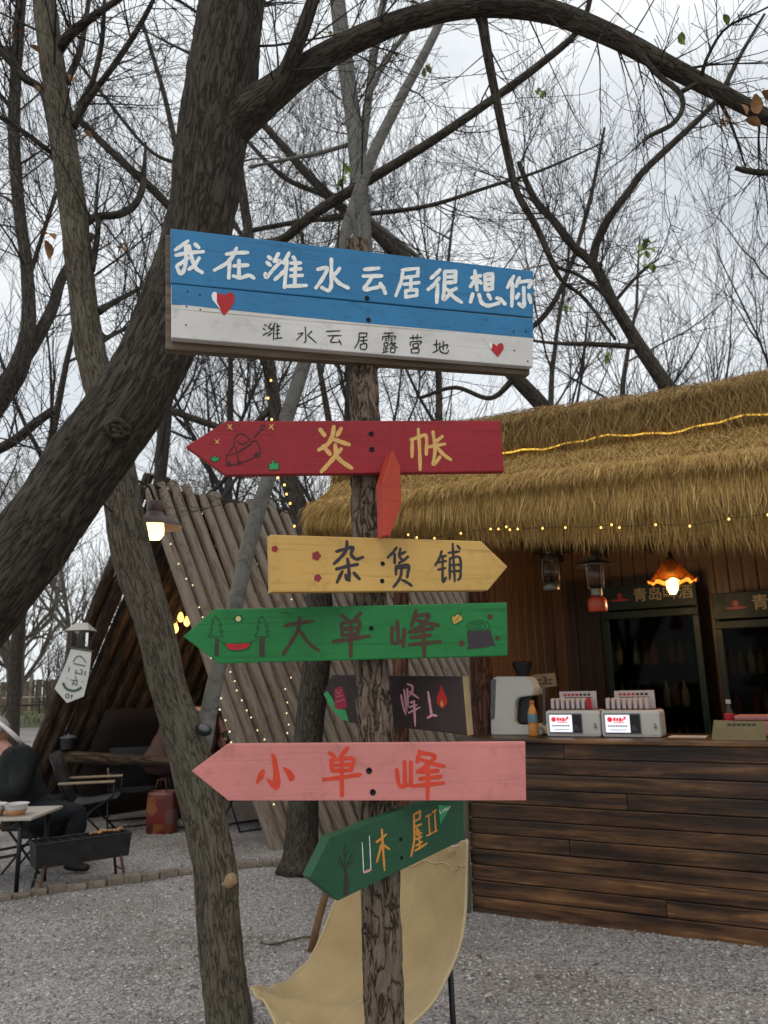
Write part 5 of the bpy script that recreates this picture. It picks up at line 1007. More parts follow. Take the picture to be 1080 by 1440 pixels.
def powerbank(x0, x1, yb, t, label):
    s0, s1 = ks(x0, yb, t), ks(x1, yb, t); h = kp(x0, 992, t)[1] - kp(x0, yb, t)[1]; c = (s0 + s1) / 2; W = s1 - s0
    T = thing('power_bank_station', label, 'charging station', K(c, t + .09, ZC), group='power bank rental stations on the counter')
    kbox('housing', s0, s1, t, t + .18, ZC, ZC + h, MT['cream'], T, .022); kbox('deck', s0 + .02, s1 - .02, t + .02, t + .16, ZC + h, ZC + h + .006, M_dk, T, .003)
    fr = kbox('screen_frame', s0 + W * .065, s0 + W * .68, t - .006, t + .004, ZC + h * .14, ZC + h * .88, MT['greyplastic'], T, .003)
    kbox('screen', s0 + W * .085, s0 + W * .50, t - .009, t - .0062, ZC + h * .19, ZC + h * .83, MT['screen'], fr, 0); kbox('side_panel', s0 + W * .51, s0 + W * .665, t - .0085, t - .0062, ZC + h * .19, ZC + h * .83, MT['blackplastic'], fr, 0)
    def bar(a, b_, z0, z1, m, par=fr): kbox('print', s0 + W * a, s0 + W * b_, t - .0112, t - .0092, ZC + h * z0, ZC + h * z1, m, par, 0)
    q = K(s0 + W * .165, t - .0095, ZC + h * .66); MB().lathe([(0, 0), (W * .045, 0), (W * .045, .0015), (0, .0015)], q, 16, -KV).build('logo', MT['scr_red'], fr)
    for a, b_, z0, z1 in ((.225, .265, .60, .74), (.275, .315, .60, .72), (.325, .365, .58, .73), (.375, .40, .60, .70), (.405, .44, .66, .77), (.23, .42, .535, .56)): bar(a, b_, z0, z1, MT['scr_red'])
    for i in range(8): bar(.13 + i * .042, .16 + i * .042, .40, .45, MT['scr_dark'])
    for i in range(6): bar(.17 + i * .045, .205 + i * .045, .27, .295, MT['scr_dark'])
    for i, z in enumerate((.27, .34, .41)): bar(.53, .63 - .02 * i, z, z + .03, MT['greyplastic'])
    bar(.90, .94, .34, .42, MT['scr_dark']); bar(.90, .925, .46, .52, MT['scr_dark'])
    for i in range(8):
        a = s0 + W * (.075 + i * .095); kbox('power_bank', a, a + W * .062, t + .05, t + .10, ZC + h + .004, ZC + h + .075, MT['redprint'] if (i == 7 and x0 < 800) else MT['card'], T, .008)
    cd = kbox('back_card', s0 + W * .19, s0 + W * .88, t + .125, t + .131, ZC + h + .004, ZC + h + .118, MT['card'], T, .002)
    for i in range(7): kbox('print', s0 + W * (.27 + i * .075), s0 + W * (.32 + i * .075), t + .1225, t + .1245, ZC + h + .088, ZC + h + .103, MT['redprint'] if i < 4 else MT['darkprint'], cd, 0)
    kbox('print', s0 + W * .27, s0 + W * .8, t + .1225, t + .1245, ZC + h + .074, ZC + h + .079, MT['darkprint'], cd, 0)
    return T
M_dk = M_basic('station_deck', (.10, .02, .02), .4, .1, 20, 0)
powerbank(768, 845, 1029, .12, 'left white power bank station with lit screen on the counter'); powerbank(846, 930, 1030, .12, 'right white power bank station with lit screen on the counter')
T = thing('acrylic_stand', 'amber acrylic notice stand at the right end of the counter', 'notice stand', K(ks(1040, 1036, .04), .05, ZC))
f = zf(1040, 1035, .04)
c = kpoly('panel', [(1003, 1007), (1074, 1009), (1077, 1036), (1000, 1034)], .04, .006, MT['acryl'], T, .001, f); kbox('foot', ks(1002, 1035, .04), ks(1075, 1035, .04), .03, .11, ZC, ZC + .006, MT['acryl'], T, .001)
for i in range(6): kpoly('print', [(1022 + i * 7, 1012), (1027 + i * 7, 1012), (1027 + i * 7, 1015), (1022 + i * 7, 1015)], .0375, .001, MT['darkprint'], c, 0, f)
s0 = ks(1036, 1030, .3); T = thing('pink_box', 'pink box with rounded lid behind the acrylic stand', 'box', K(s0 + .14, .38, ZC)); kbox('body', s0, s0 + .28, .30, .46, ZC, ZC + .095, MT['pinkbox'], T, .014); kbox('lid', s0 - .006, s0 + .286, .294, .466, ZC + .096, ZC + .125, MT['pinkbox'], T, .012)
s0 = ks(940, 1030, .2); o = kbox('paper_sheet', s0, s0 + .22, .16, .30, ZC, ZC + .004, MT['paper'], None, 0); tag(o, 'loose pale paper lying on the counter before the fridge', 'paper')
# ---- hanging lanterns and pendant
MT['tin'] = M_basic('dull_tin', (.16, .145, .115), .4, .3, 30, .1, metal=.7); MT['redtank'] = M_basic('red_tank', (.40, .050, .018), .35, .2, 20, .05); MT['lampglass'] = M_glass('lamp_glass', (.85, .84, .78), .08)
def hang(p, top, T): MB().tube([p, (p + top) / 2, top], .003, 6).build('hook_wire', MT['cable'], T)
t = .05; q = kp(776, 830, t); p = K(q[0], t, q[1]); Hh = kp(776, 775, t)[1] - q[1]; r = .058
T = thing('hurricane_lantern', 'small tin hurricane lantern hanging under the thatch', 'lantern', p)
MB().lathe([(r * .95, 0), (r * 1.0, .01), (r, .035), (r * .8, .05), (r * .45, .06), (0, .06)], p, 18).build('fuel_tank', MT['tin'], T, smooth=True, angle=40)
MB().lathe([(r * .42, .062), (r * .72, .10), (r * .74, .14), (r * .5, .19), (r * .42, .20)], p, 18).build('globe', MT['lampglass'], T, smooth=True); MB().lathe([(r * .5, .20), (r * .62, .205), (r * .55, .23), (r * .3, .245), (r * .3, .26), (0, .262)], p, 16).build('chimney', MT['tin'], T, smooth=True, angle=40)
for sg in (-1, 1): MB().tube([p + KU * sg * r * .9 + Vector((0, 0, .02)), p + KU * sg * r * 1.0 + Vector((0, 0, .12)), p + KU * sg * r * .85 + Vector((0, 0, .21)), p + KU * sg * r * .3 + Vector((0, 0, .25))], .005, 8).build('side_tube', MT['tin'], T, smooth=True)
for z in (.10, .14, .17): MB().tube([p + Vector((math.cos(a) * r * .8, math.sin(a) * r * .8, z)) for a in [i * .349 for i in range(19)]], .0018, 5).build('guard_wire', MT['tin'], T)
hang(p + Vector((0, 0, .26)), Vector((p.x, p.y, 2.55)), T)
t = .02; q = kp(841, 860, t); p = K(q[0], t, q[1]); r = .062
T = thing('pressure_lantern', 'camping pressure lantern with red tank hanging under the thatch', 'lantern', p)
MB().lathe([(r * .9, 0), (r, .01), (r, .07), (r * .8, .09), (r * .35, .10), (0, .10)], p, 20).build('tank', MT['redtank'], T, smooth=True, angle=40); MB().lathe([(r * .55, .10), (r * .62, .105), (r * .62, .145), (r * .5, .15), (0, .15)], p, 18).build('valve_collar', MT['tin'], T, smooth=True, angle=40)
MB().lathe([(r * .80, .152), (r * .95, .17), (r * .95, .285), (r * .88, .30)], p, 20).build('globe', MT['lampglass'], T, smooth=True); MB().lathe([(0, .37), (r * .6, .365), (r * .7, .335), (r * 1.5, .318), (r * 1.95, .300), (r * 1.95, .296), (r * 1.4, .31), (0, .31)], p, 22).build('hood', MT['tin'], T, smooth=True, angle=50)
for a in [i * 1.571 + .4 for i in range(4)]: MB().tube([p + Vector((math.cos(a) * r, math.sin(a) * r, .15)), p + Vector((math.cos(a) * r, math.sin(a) * r, .31))], .0025, 5).build('guard_rod', MT['tin'], T)
hang(p + Vector((0, 0, .37)), Vector((p.x, p.y, 2.55)), T)
t = .45; q = kp(945, 818, t); p = K(q[0], t, q[1]); r = .155
T = thing('pendant_lamp', 'pendant lamp with fluted amber glass shade and lit bulb', 'lamp', p)
MT['amberglass'], tt_, bb_ = mat_new('amber_glass'); bb_.inputs['Base Color'].default_value = (.55, .25, .05, 1); bb_.inputs['Roughness'].default_value = .25; bb_.inputs['Transmission Weight'].default_value = .55; bb_.inputs['Subsurface Weight'].default_value = .0
mb = MB(); n = 48; vs = []; prf = [(.12, .92), (.22, .86), (.42, .62), (.62, .36), (.80, .16), (.95, .04), (1.02, 0)]
for i, (rr_, zz) in enumerate(prf):
    for k in range(n): a = 6.2832 * k / n; fl = 1 + (.07 * (i / 6)) * math.cos(a * 10); vs.append(p + Vector((math.cos(a) * r * rr_ * fl, math.sin(a) * r * rr_ * fl, r * zz * 1.1 + (.012 * math.cos(a * 10) if i == 6 else 0))))
mb.add(vs, [(i * n + k, i * n + (k + 1) % n, (i + 1) * n + (k + 1) % n, (i + 1) * n + k) for i in range(6) for k in range(n)]); sh_o = mb.build('shade', MT['amberglass'], T, smooth=True)
md = sh_o.modifiers.new('thick', 'SOLIDIFY'); md.thickness = .004
MB().lathe([(0, -.085), (.02, -.080), (.036, -.05), (.040, -.02), (.034, .02), (.018, .05), (.016, .06)], p, 18).build('bulb', MT['bulb_core'], T, smooth=True)
MB().lathe([(.019, .06), (.026, .065), (.026, .15), (.02, .18), (.012, .2), (0, .2)], p, 14).build('socket', MT['brass'], T, smooth=True); hang(p + Vector((0, 0, .19)), Vector((p.x, p.y, 2.62)), T)
l = bpy.data.lights.new('pendant_light', 'POINT'); l.energy = 15; l.color = (1, .62, .28); l.shadow_soft_size = .05; lo = bpy.data.objects.new('pendant_light', l); COL.objects.link(lo); lo.parent = T; lo.matrix_parent_inverse = wm(T).inverted(); lo.location = p - Vector((0, 0, .13))

# ================================================================== STRING LIGHTS
MT['fairy'] = M_emit('fairy_bulb', (1.0, .56, .14), 2.6); MT['fairy_pale'] = M_emit('fairy_bulb_pale', (1.0, .78, .42), 1.3); MT['led'] = M_emit('led_strip', (1.0, .60, .08), 1.1)
def string(name, label, pts, r, mat, wire=True, sag=.02, group=None, wr=.0018):
    T = thing(name, label, 'string lights', pts[0], group=group)
    if wire:
        W = []
        for a, b_ in zip(pts, pts[1:]): W += [a, (a + b_) / 2 - Vector((0, 0, sag * (b_ - a).length))]
        W.append(pts[-1]); MB().tube([w_ + Vector((0, .004, r)) for w_ in W], wr, 5).build('wire', MT['cable'], T)
    for p in pts: MB().lathe([(0, -r * 1.1), (r * .8, -r * .6), (r, 0), (r * .7, r * .7), (r * .35, r * 1.1), (0, r * 1.15)], p, 8).build('bulb', MT[mat], T, smooth=True)
    return T
def kst(pix, t): return [K(*(lambda q: (q[0], t, q[1]))(kp(x, y, t))) for x, y in pix]
string('string_lights', 'warm string lights hanging in front of the thatch fringe', kst([(448, 756), (505, 752), (574, 752), (586, 756), (611, 757), (648, 750), (690, 744), (701, 744), (712, 741), (717, 745), (728, 744), (763, 743), (795, 742), (845, 742), (860, 738), (871, 742), (922, 738), (970, 740), (1025, 730), (1080, 724)], T0 - .075), .0065, 'fairy')
# wall of shelter: bulbs lie on the outside of the right slope, near its front edge
nr = (AP - FR).cross(RD).normalized(); nr = nr if nr.x > 0 else -nr
def onslope(pix, lift=.10): return [ppx(x, y, FR + nr * lift, nr) for x, y in pix]
string('string_lights', 'pale string lights along the front edge of the log slope', onslope([(228, 735), (240, 765), (251, 793), (262, 814), (271, 823), (280, 854), (285, 868), (290, 898), (300, 915), (324, 945), (330, 958), (333, 971), (340, 985), (347, 999), (353, 1009), (362, 1027), (372, 1040), (380, 1070), (385, 1131)]), .0075, 'fairy_pale', group='string lights on the log shelter')
string('string_lights', 'pale string lights hanging down the middle of the log slope', onslope([(410, 843), (418, 870), (409, 953), (401, 969), (404, 988), (403, 1003), (406, 1019), (404, 1031)]), .0075, 'fairy_pale', group='string lights on the log shelter')
string('string_lights', 'pale string lights hanging inside the open shelter front', [px(x, y, 7.3) for x, y in [(297, 925), (311, 982), (309, 998), (317, 1013), (323, 1029), (325, 1044)]], .0075, 'fairy_pale', group='string lights on the log shelter')
string('string_lights', 'warm string lights wound up the tree behind the red sign', [px(x, y, 6.45) for x, y in [(414, 740), (408, 708), (403, 695), (400, 682), (391, 672), (386, 640), (382, 590), (377, 560), (381, 535)]], .010, 'fairy', sag=.01)
ls_ = [K(s, t2 - .03, z + .03) for s, t2, z in [(a, -.10, b_) for a, b_ in Ll]]
W = []
for i in range(60): s = S0 + .5 + (SR - S0 - .3) * i / 59; W.append(K(s, -.135 + .012 * math.sin(s * 9), fz(Ll, s) + .016 + .014 * math.sin(s * 7) + .008 * math.sin(s * 23)))
o = MB().tube(W, .0055, 6).build('led_strip', MT['led'], None, smooth=True); tag(o, 'yellow glowing light strip lying along the thatch between its two courses', 'light strip')

# ================================================================== LAMP BY THE FORKED TREE
MT['enamel'] = M_basic('brown_enamel', (.085, .055, .045), .4, .25, 18, .06); MT['lampface'] = M_emit('lamp_glow', (1.0, .84, .40), 1.9)
p = px(217, 742, 3.62); r = .128
T = thing('barn_lamp', 'barn lamp with brown enamel shade and lit glass hung beside the forked tree', 'lamp', p)
MB().lathe([(r * .30, .075), (r * .34, .06), (r * .62, .045), (r * .98, .012), (r, 0), (r * .97, .003), (r * .6, .035), (r * .3, .045), (.0, .046)], p, 28).build('shade', MT['enamel'], T, smooth=True, angle=60)
MB().lathe([(r * .27, .075), (r * .30, .082), (r * .30, .118), (r * .24, .128), (0, .130)], p, 18).build('cap', MT['enamel'], T, smooth=True, angle=40)
MB().lathe([(r * .33, .03), (r * .36, -.01), (r * .35, -.035), (r * .24, -.055), (0, -.06)], p, 20).build('glass_globe', MT['lampface'], T, smooth=True)
MB().tube([p + Vector((0, 0, .125)), p + Vector((-.02, -.03, .19)), p + Vector((-.07, -.14, .21)), px(196, 700, 3.36)], .006, 8).build('bracket', MT['cable'], T, smooth=True)
l = bpy.data.lights.new('lamp_light', 'POINT'); l.energy = 2.5; l.color = (1, .78, .4); l.shadow_soft_size = .04; lo = bpy.data.objects.new('lamp_light', l); COL.objects.link(lo); lo.parent = T; lo.matrix_parent_inverse = wm(T).inverted(); lo.location = p - Vector((0, 0, .08))

# ================================================================== BANNER AND POST LANTERN
MT['flag'] = M_basic('banner_cloth', (.60, .60, .57), .85, .06, 12, .05); MT['flaggreen'] = M_basic('banner_green', (.06, .11, .07), .8, .1, 20, 0); MT['flaggrey'] = M_basic('banner_grey', (.14, .14, .14), .8, .1, 20, 0)
YL = 6.9; nF = Vector((.10, -1, 0)).normalized(); PF = px(102, 950, YL)
def fp(x, y, lift=0): return ppx(x, y, PF, nF) + nF * lift
Z14 = lambda pts: [(60 + a / 7.2, 860 + b_ / 7.2) for a, b_ in pts]
T = thing('camp_banner', 'white pointed cloth banner marked 01 hanging by the shelter', 'banner', fp(105, 915))
mb = MB(); ol = Z14([(290, 370), (495, 400), (480, 560), (450, 720), (415, 860), (245, 925), (120, 780), (180, 650), (240, 510)])
mb.prism([fp(x, y) for x, y in ol], -nF * .003); c = mb.build('cloth', MT['flag'], T); fix_normals(c)
def fstroke(name, mat, lst, w_):
    mb = MB()
    for pts in lst:
        sm = catmull(Z14(pts), 4) if len(pts) > 2 else [np.array(q) for q in Z14(pts)]
        for i in range(len(sm) - 1):
            a, b_ = sm[i], sm[i + 1]; d = b_ - a; L_ = math.hypot(*d) or 1; nx_, ny_ = -d[1] / L_ * w_ / 2, d[0] / L_ * w_ / 2
            mb.add([fp(a[0] + nx_, a[1] + ny_, .004), fp(b_[0] + nx_, b_[1] + ny_, .004), fp(b_[0] - nx_, b_[1] - ny_, .004), fp(a[0] - nx_, a[1] - ny_, .004)], [(0, 1, 2, 3)])
    return fix_front(mb.build(name, mat, c), nF)
fstroke('printed_band', MT['flaggreen'], [[(205, 722), (240, 780), (300, 802), (350, 795), (395, 765)]], 3.6); fstroke('printed_number', MT['darkprint'], [[(240, 835), (232, 855), (240, 872), (258, 872), (268, 855), (262, 836), (242, 836)], [(285, 850), (302, 842)], [(300, 842), (290, 882)]], 1.2)
fstroke('printed_emblem', MT['flaggrey'], [[(312, 525), (435, 552)], [(310, 510), (340, 460), (390, 455), (440, 520)], [(270, 560), (262, 610)], [(435, 600), (428, 645)], [(340, 590), (330, 635)], [(380, 585), (400, 600), (395, 640)], [(335, 620), (395, 632)]], 1.6); fstroke('printed_emblem', MT['flaggrey'], [[(280, 690), (350, 702)], [(330, 655), (345, 700)], [(300, 720), (350, 745)], [(320, 700), (300, 745)], [(350, 690), (345, 750)], [(238, 670), (250, 678)], [(398, 705), (410, 712)]], 1.3)
MB().tube([fp(99, 911), fp(131, 916)], .008, 8).build('rod', MT['pole'], T); MB().tube([fp(104, 911), fp(113, 893), fp(128, 914)], .003, 5).build('cord', MT['cable'], T)
p = px(113, 912, YL + .08); T = thing('post_lantern', 'small lantern with pale pitched roof fixed to the shelter above the banner', 'lantern', p)
hw = .055
fpk = max(0, min(1, (p.z - FL_.z) / (AP.z - FL_.z))); MB().tube([p + Vector((0, 0, .0)), FL_.lerp(AP, fpk) - RD * .10], .012, 8).build('bracket', MT['logdark'], T, smooth=True)
for a in (-1, 1):
    for b_ in (-1, 1): MB().tube([p + Vector((a * hw, b_ * hw, 0)), p + Vector((a * hw, b_ * hw, .15))], .008, 6).build('frame_bar', MT['blackplastic'], T)
MB().box(p, (hw * 2.3, hw * 2.3, .02)).build('tray', MT['blackplastic'], T); MB().box(p + Vector((0, 0, .08)), (hw * 1.7, hw * 1.7, .12)).build('glass', MT['lampglass'], T)
zr = p + Vector((0, 0, .155)); e = hw * 1.9; MB().add([zr + Vector((-e, -e, 0)), zr + Vector((e, -e, 0)), zr + Vector((e, e, 0)), zr + Vector((-e, e, 0)), zr + Vector((-e * .5, 0, .07)), zr + Vector((e * .5, 0, .07))], [(0, 1, 5, 4), (1, 2, 5), (2, 3, 4, 5), (3, 0, 4), (3, 2, 1, 0)]).build('roof', MT['paper'], T)

# ================================================================== SLING CHAIR BEHIND THE POST
def M_canvas():
    m, t, b = mat_new('canvas_ochre'); v = coords(t, (1, 1, 1)); n = nd(t, 'ShaderNodeTexNoise', Scale=5, Detail=8, Roughness=.6); t.links.new(v, n.inputs['Vector'])
    r = ramp(t, [(.25, (.285, .198, .088)), (.75, (.41, .30, .148))]); t.links.new(n.outputs['Fac'], r.inputs['Fac']); t.links.new(r.outputs['Color'], b.inputs['Base Color']); b.inputs['Roughness'].default_value = .85; b.inputs['Sheen Weight'].default_value = .1
    wv = nd(t, 'ShaderNodeTexNoise', Scale=420, Detail=2); t.links.new(v, wv.inputs['Vector']); n3 = nd(t, 'ShaderNodeTexNoise', Scale=6, Detail=3); t.links.new(v, n3.inputs['Vector'])
    ad = nd(t, 'ShaderNodeMath', operation='MULTIPLY_ADD'); ad.inputs[1].default_value = .10; t.links.new(wv.outputs['Fac'], ad.inputs[0]); t.links.new(n3.outputs['Fac'], ad.inputs[2])
    bp = nd(t, 'ShaderNodeBump', Strength=.7, Distance=.016); t.links.new(ad.outputs[0], bp.inputs['Height']); t.links.new(bp.outputs['Normal'], b.inputs['Normal']); return m
MT['canvas'] = M_canvas(); MT['hem'] = M_basic('canvas_hem', (.42, .33, .19), .85, .1, 40, .2); MT['steel'] = M_basic('black_steel', (.012, .013, .016), .4, .2, 30, .02, metal=.3); MT['beech'] = M_grain('beech_leg', [(.11, .055, .022), (.20, .11, .05)], (20, 20, 3), .5, .2)
far_e = [(520, 1180, 3.42), (495, 1225, 3.40), (473, 1266, 3.37), (455, 1313, 3.32), (433, 1354, 3.26), (406, 1381, 3.20), (379, 1393, 3.13), (352, 1393, 3.05)]
near_e = [(657, 1184, 2.98), (656, 1235, 2.99), (654, 1290, 2.96), (645, 1340, 2.90), (625, 1384, 2.82), (600, 1420, 2.74), (550, 1460, 2.66), (470, 1500, 2.60)]
fe = [px(a, b_, c_) for a, b_, c_ in catmull(far_e, 8)]; ne = [px(a, b_, c_) for a, b_, c_ in catmull(near_e, 8)]; nu = len(fe); nv = 40; vs = []
for i in range(nu):
    f = i / (nu - 1); sag = .085 * math.sin(math.pi * min(1, f * 1.05)) ** 1 + .02
    for j in range(nv + 1):
        g = j / nv; q = fe[i].lerp(ne[i], g); sg = 4 * g * (1 - g)
        bias = Vector((.8, .2, 0)) if f < .5 else Vector((.2, .05, 0)); q = q + Vector((0, 0, -1)) * sag * sg * (.35 + .65 * f) + bias * sag * sg * (1 - f) * .9
        d1 = math.hypot(g, 1 - f); a1 = math.atan2(g, 1.02 - f); d2 = math.hypot(1 - g, f); a2 = math.atan2(1 - g, f + .02)
        fold = .020 * math.sin(a1 * 13 + .6) * math.exp(-d1 * 2.0) * min(1, d1 * 6) + .016 * math.sin(a2 * 12 + 1) * math.exp(-d2 * 2.4) * min(1, d2 * 6)
        wr = fold + .004 * math.sin(g * 40 + f * 30) * mnoise.noise((f * 4, g * 4, 6)) + .022 * mnoise.noise((f * 4 + g * 2, g * 7, 1.7)) * sg + .010 * abs(mnoise.noise((f * 7 - g * 5, g * 3, 4.4))) + .016 * math.sin(g * 11 + f * 6 + 2 * math.sin(f * 7)) * sg * (.3 + f) + .014 * math.sin((g + f * .35) * 21 + 1.5 * math.sin(g * 6)) * max(0, f - .45) * (1 - g) + .012 * math.sin((g * 13 - f * 9)) * max(0, .45 - f) * g + .006 * mnoise.noise((f * 9, g * 4, 2)); vs.append(q + Vector((0, .3, 1)) * wr)
chair = thing('sling_chair', 'ochre canvas sling chair standing behind the sign post', 'chair', (px(520, 1440, 3.0).x, 3.0, 0))
mb = MB().add(vs, [(i * (nv + 1) + j, i * (nv + 1) + j + 1, (i + 1) * (nv + 1) + j + 1, (i + 1) * (nv + 1) + j) for i in range(nu - 1) for j in range(nv)])
sl = mb.build('seat_sling', MT['canvas'], chair, smooth=True); md = sl.modifiers.new('thick', 'SOLIDIFY'); md.thickness = .004
G_ = lambda i, j: Vector(vs[i * (nv + 1) + j])
for pts in ([G_(i, 0) for i in range(nu)], [G_(i, nv) for i in range(nu)], [G_(0, j) for j in range(nv + 1)], [G_(nu - 1, j) for j in range(nv + 1)]): MB().tube(pts, .0055, 8).build('hem', MT['hem'], sl, smooth=True)
MB().tube([G_(i, nv // 2) + Vector((-.001, -.002, .003)) for i in range(nu)], .0022, 6).build('seam', MT['hem'], sl, smooth=True); MB().tube([G_(5, j) + Vector((-.003, -.004, .002)) for j in range(nv + 1)], .0022, 6).build('seam', MT['hem'], sl, smooth=True)
BLc, BRc, FLc, FRc = G_(0, 0), G_(0, nv), G_(nu - 1, 0), G_(nu - 1, nv)
gz = lambda v: Vector((v.x, v.y, 0))
cen = (BLc + BRc + FLc + FRc) / 4; back = (BLc + BRc) / 2 - (FLc + FRc) / 2; back.z = 0
legs = [(G_(int(nu * .52), nv) + Vector((0, 0, -.004)), gz(px(627, 1500, 2.93)) , 'leg'), (BLc, gz(BLc) * .75 + gz(FLc) * .25 + Vector((-.1, .05, 0)), 'leg'), (G_(nu - 5, 8) - Vector((0, 0, .03)), gz(FLc) * .35 + gz(BRc) * .65, 'leg'), (FRc, gz(FRc) * .5 + gz(BRc) * .5, 'leg')]
for a, b_, nm in legs: MB().tube([a, a.lerp(b_, .5) + Vector((.02, .03, -.01)), b_], .010, 10).build(nm, MT['steel'], chair, smooth=True)
MB().tube([legs[0][1], legs[2][1]], .009, 8).build('foot_bar', MT['steel'], chair, smooth=True); MB().tube([legs[1][1], legs[3][1]], .009, 8).build('foot_bar', MT['steel'], chair, smooth=True)
# upright stake and a fallen branch on the gravel
g0 = gpx(434, 1338); tp = px(462, 1245, g0.y + .05); o = MB().tube([g0 - Vector((0, 0, .05)), g0.lerp(tp, .5), tp, tp + (tp - g0) * .35], [.022, .022, .021, .019], 12).build('wooden_stake', MT['beech'], None, smooth=True); tag(o, 'brown wooden stake leaning behind the ochre chair', 'stake')
pts = [gpx(*q) + Vector((0, 0, .012)) for q in catmull([(366, 1328), (380, 1331), (400, 1327), (425, 1321), (448, 1320)], 4)]
T = thing('fallen_branch', 'thin fallen branch lying on the gravel left of the chair', 'branch', pts[0]); MB().tube(pts, [.004 + .003 * i / len(pts) for i in range(len(pts))], 7).build('stem', MT['bark_mid'], T, smooth=True); MB().tube([gpx(396, 1328) + Vector((0, 0, .012)), gpx(388, 1336) + Vector((0, 0, .02))], [.004, .002], 6).build('side_twig', MT['bark_mid'], T)

# ================================================================== TABLE, GRILL, BOWLS, CAMP CHAIRS
MT['tabletop'] = M_basic('pale_table_top', (.46, .41, .35), .5, .08, 8, .03); MT['grillsteel'] = M_basic('sooty_steel', (.030, .029, .028), .55, .4, 14, .15, metal=.4); MT['rust'] = M_basic('rusty_leg', (.10, .050, .032), .8, .4, 30, .2); MT['food'] = M_basic('grilled_food', (.34, .18, .085), .6, .5, 60, .4); MT['soup'] = M_basic('orange_soup', (.42, .19, .07), .3, .2, 30, 0); MT['frost'] = M_basic('frosted_plastic', (.62, .62, .61), .35, .05, 10, 0)
lg = gpx(23, 1262); zt = px(48, 1150, lg.y).z; c = px(49, 1152, lg.y)
T = thing('camp_table', 'low pale topped camp table at the left edge with food bowls', 'table', (c.x - .5, lg.y + .1, 0)); tx0, tx1, ty0, ty1 = c.x - .95, c.x, lg.y - .06, lg.y + .52
MB().box(((tx0 + tx1) / 2, (ty0 + ty1) / 2, zt), (tx1 - tx0, ty1 - ty0, .022), None, .006).build('table_top', MT['tabletop'], T)
for a in (tx0 + .06, lg.x):
    for b_ in (ty0 + .05, ty1 - .05): MB().tube([Vector((a, b_, 0)), Vector((a, b_, zt - .011))], .017, 10).build('leg', MT['steel'], T, smooth=True)
for b_ in (ty0 + .05, ty1 - .05): MB().tube([Vector((tx0 + .06, b_, .18)), Vector((lg.x, b_, .30))], .010, 8).build('brace', MT['steel'], T, smooth=True)
def bowl(x, y, r, h, label, fill):
    p = px(x, y, lg.y + .06); p.z = zt + .011; T = thing('food_bowl', label, 'bowl', p, group='takeaway bowls on the camp table')
    MB().lathe([(r * .66, .001), (r * .70, .004), (r, h), (r * 1.06, h), (r * 1.06, h - .004), (r * .97, h - .004), (r * .68, .006), (0, .006)], p, 26).build('bowl', MT['frost'], T, smooth=True, angle=40)
    MB().lathe([(r * .672, .003), (r * .86, h * .52), (0, h * .52)], p, 24).build('soup', MT['soup'], T, smooth=True, angle=40)
    MB().lathe([(r * .712, .006), (r * .875, h * .5), (r * .88, h * .5), (r * .72, .005)], p, 24).build('soup_seen_through', MT['soup'], T, smooth=True)
bowl(22, 1148, .088, .088, 'clear takeaway bowl of orange soup on the camp table', True); bowl(-8, 1140, .085, .09, 'second pale bowl at the very left edge of the table', True)
# charcoal grill
g = [gpx(52, 1262), gpx(46, 1250), gpx(174, 1240), gpx(166, 1231)]
gc = (g[0] + g[1] + g[2] + g[3]) / 4; gd = ((g[2] + g[3]) / 2 - (g[0] + g[1]) / 2); gd.z = 0; ga = math.atan2(gd.y, gd.x); gr_ = Matrix.Rotation(ga, 3, 'Z'); GL = gd.length * 1.10; GW = .22
zt_ = px(178, 1172, g[2].y).z; gh = .17
T = thing('charcoal_grill', 'black trough charcoal grill on four legs standing on the gravel', 'grill', (gc.x, gc.y, 0))
Q = lambda x, y, z: Vector((gc.x, gc.y, 0)) + gr_ @ Vector((x, y, 0)) + Vector((0, 0, z))
def trough():
    mb = MB(); o_ = []
    for (e, z) in ((1, zt_), (.80, zt_ - gh)):
        o_.append([Q(-GL / 2 * (1 if e == 1 else .97), -GW / 2 * e, z), Q(GL / 2 * (1 if e == 1 else .97), -GW / 2 * e, z), Q(GL / 2 * (1 if e == 1 else .97), GW / 2 * e, z), Q(-GL / 2 * (1 if e == 1 else .97), GW / 2 * e, z)])
    vs = o_[0] + o_[1]; mb.add(vs, [(0, 1, 5, 4), (1, 2, 6, 5), (2, 3, 7, 6), (3, 0, 4, 7), (4, 5, 6, 7)]); o = mb.build('trough', MT['grillsteel'], T); md = o.modifiers.new('t', 'SOLIDIFY'); md.thickness = .006; return o
tr = trough()
for a, b_ in (((-1, -1), (1, -1)), ((1, -1), (1, 1)), ((1, 1), (-1, 1)), ((-1, 1), (-1, -1))): MB().tube([Q(a[0] * GL / 2, a[1] * GW / 2, zt_), Q(b_[0] * GL / 2, b_[1] * GW / 2, zt_)], .008, 8).build('rim', MT['grillsteel'], tr)
for sx in (-1, 1):
    for sy in (-1, 1): MB().tube([Q(sx * GL * .40, sy * GW * .36, zt_ - gh + .02), Q(sx * GL * .455, sy * GW * .55, -.01)], .012, 8).build('leg', MT['rust'] if sy < 0 else MT['grillsteel'], T)
    MB().tube([Q(sx * GL * .44, -GW * .48, .08), Q(sx * GL * .44, GW * .48, .08)], .006, 6).build('cross_bar', MT['rust'], T)
for i in range(9): MB().tube([Q(-GL * .46 + i * GL * .115, -GW * .49, zt_ + .003), Q(-GL * .46 + i * GL * .115, GW * .49, zt_ + .003)], .003, 5).build('grate_bar', MT['grillsteel'], tr)
rn = random.Random(4)
